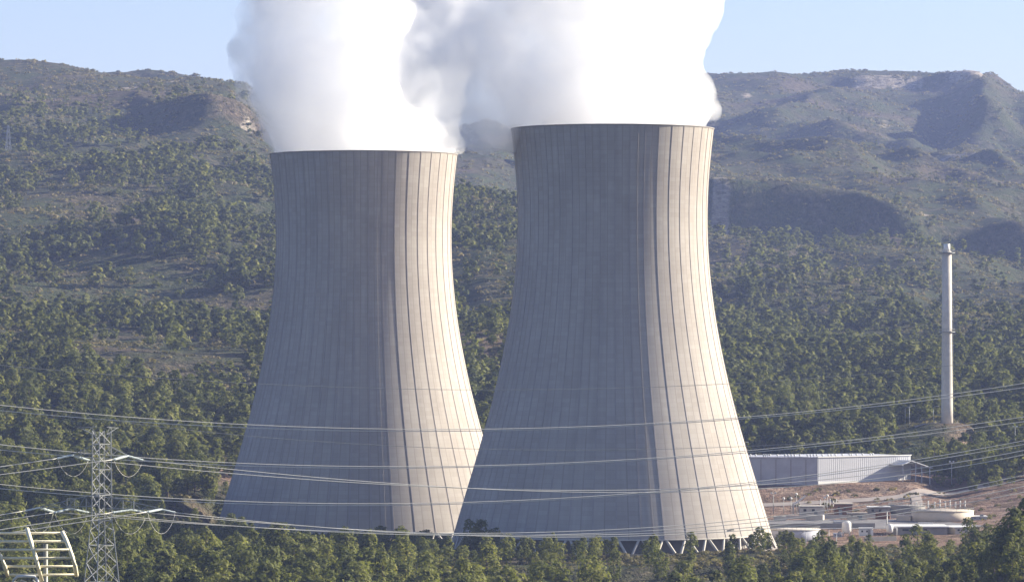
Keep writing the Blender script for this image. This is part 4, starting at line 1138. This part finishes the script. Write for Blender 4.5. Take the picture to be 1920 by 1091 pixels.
wire([(268, 862), (450, 880), (800, 911), (1050, 921), (1420, 916), (1920, 852)], 'conductor leaving the right upper arm of the pylon to the right', G2, start=e['ur'][1])
wire([(101, 959), (400, 980), (850, 1000), (1150, 996), (1440, 965), (1920, 891)], 'conductor leaving the outer left lower arm of the pylon to the right', G2, start=e['l2'][1])
wire([(166, 960), (400, 982), (850, 1002), (1150, 1000), (1445, 974), (1920, 898)], 'conductor leaving the inner left lower arm of the pylon to the right', G2, start=e['l1'][1])
wire([(276, 960), (400, 969), (850, 1000), (1150, 1003), (1445, 983), (1920, 911)], 'conductor leaving the inner right lower arm of the pylon to the right', G2, start=e['r1'][1])
wire([(329, 960), (450, 973), (850, 1002), (1150, 1006), (1445, 989), (1920, 922)], 'conductor leaving the outer right lower arm of the pylon to the right', G2, start=e['r2'][1])
G3 = 'conductors arriving at the pylon from the left'
def wire_left(end, y0, label):
    pe = 960 + F * end.x / end.y; ye = HOR + (CAM_Z - end.z) * F / end.y
    x0 = -500; pts = []
    for i in range(30):
        t = i / 29; px = x0 + (pe - x0) * t; yl = y0 + (ye - y0) * px / pe
        y = yl + 4 * t * (1 - t) * 3.0 ; pts.append(P(px, y, 540 + (end.y - 540) * t))
    pts[-1] = end.copy(); o0 = pts[0].copy()
    o = MB().tube([p - o0 for p in pts], .055, 5).build('power_line', M_alu, None, o0); tag(o, label, 'power line', G3)
wire_left(e['ul'][0], 873, 'conductor reaching the left upper arm of the pylon from the left edge')
wire_left(e['ur'][0], 887, 'conductor reaching the right upper arm of the pylon from the left edge')
wire_left(e['l2'][0], 964, 'conductor reaching the outer left lower arm of the pylon from the left edge')
wire_left(e['l1'][0], 974, 'conductor reaching the inner left lower arm of the pylon from the left edge')
wire_left(e['r1'][0], 990, 'conductor reaching the inner right lower arm of the pylon from the left edge')
wire_left(e['r2'][0], 998, 'conductor reaching the outer right lower arm of the pylon from the left edge')
G4 = 'thin faint wires'
wire([(0, 684), (300, 710), (700, 727), (1100, 728), (1500, 712), (1920, 668)], 'thin faint wire highest of all across both towers', G4, r=.035, D0=640, D1=680, mt=M_dsteel)
wire([(440, 815), (700, 832), (900, 843), (1200, 842), (1400, 836), (1920, 800)], 'thin faint wire between the first and second pairs', G4, r=.035, D0=640, D1=680, ext=(200, 2500), mt=M_dsteel)

# ------------------------------------------------------------------ grid antenna bottom left
def antenna():
    D = 110.; gx = X(86, D); gz = Hs(gx, D); base = Vector((gx, D, gz))
    r = empty('grid_antenna', base, 'cream yellow grid antenna of curved ribs and level bars, at the lower left corner', 'antenna')
    def q(px, py, dd=0): return P(px, py, D + dd) - base
    # right curved rib, middle slanting rib and left rib, curved in depth as well
    right = [q(117, 997, .5), q(124, 1011, .25), (q(130, 1026, .08)), q(136, 1043, 0), q(141, 1060, .1), q(144, 1078, .3)]
    left = [q(-32, 997, .5), q(-14, 1022, .2), q(2, 1043, 0), q(9, 1060, .1), q(15, 1078, .3)]
    midr = [q(51, 990, .4), q(59, 1017, .15), q(68, 1047, .02), q(79, 1088, .3)]
    for pts in (right, left, midr): MB().tube(pts, .058, 8).build('rib', M_yellow, r)
    for k, (x0, x1) in enumerate(((-32, 118), (-22, 123), (-12, 130), (5, 137), (10, 141), (15, 144))):
        y = 998.5 + k * 15.6; dd = .5 - .5 * math.sin(math.pi * k / 5.0)
        MB().tube([q(x0, y, dd), q((x0 + x1) / 2, y + .3, dd + .05), q(x1, y, dd)], .034, 8).build('bar', M_yellow, r)
    # mast
    MB().tube([q(86, 1150, .6), q(86, 1019, .6)], .05, 10).build('mast', M_yellow, r)
    a = q(86, 1019, .6); MB().tube([Vector((a.x, a.y, -.4)), a], .06, 10).build('post', M_dsteel, r)
    MB().tube([q(27, 1086, 0), q(33, 1080, 0), (q(45, 1079, 0)), q(66, 1080, 0), q(71, 1088, 0), q(71, 1110, 0)], .04, 8).build('feed_tube', M_white, r)
    MB().tube([q(27, 1086, 0), q(24, 1092, .2), q(60, 1096, .4), q(86, 1100, .6)], .04, 8).build('feed_support', M_white, r)
    for px in (40, 62): MB().tube([q(px, 1087, .1), q(86, 1110, .6)], .03, 6).build('stay', M_steel, r)
    MB().box((0, .6, .1), (1.6, 1.6, .6)).build('footing', M_conc, r)
antenna()

# ------------------------------------------------------------------ haze
def haze():
    x0, x1, y0, y1, z0, z1 = -7500, 8500, -300, 9300, -40, 640
    b = MB(); b.box(((x0 + x1) / 2, (y0 + y1) / 2, (z0 + z1) / 2), (x1 - x0, y1 - y0, z1 - z0))
    m = bpy.data.materials.new('valley_haze'); m.use_nodes = True; nt = m.node_tree; nt.nodes.clear()
    out = nt.nodes.new('ShaderNodeOutputMaterial'); v = nt.nodes.new('ShaderNodeVolumePrincipled')
    v.inputs['Color'].default_value = (.46, .57, 1.0, 1); v.inputs['Density'].default_value = HAZE; v.inputs['Anisotropy'].default_value = 0.0
    nt.links.new(v.outputs[0], out.inputs['Volume'])
    o = b.build('haze', m); tag(o, 'thin blue haze filling the valley', 'haze', kind='stuff')
HAZE = 4.8e-5
haze()
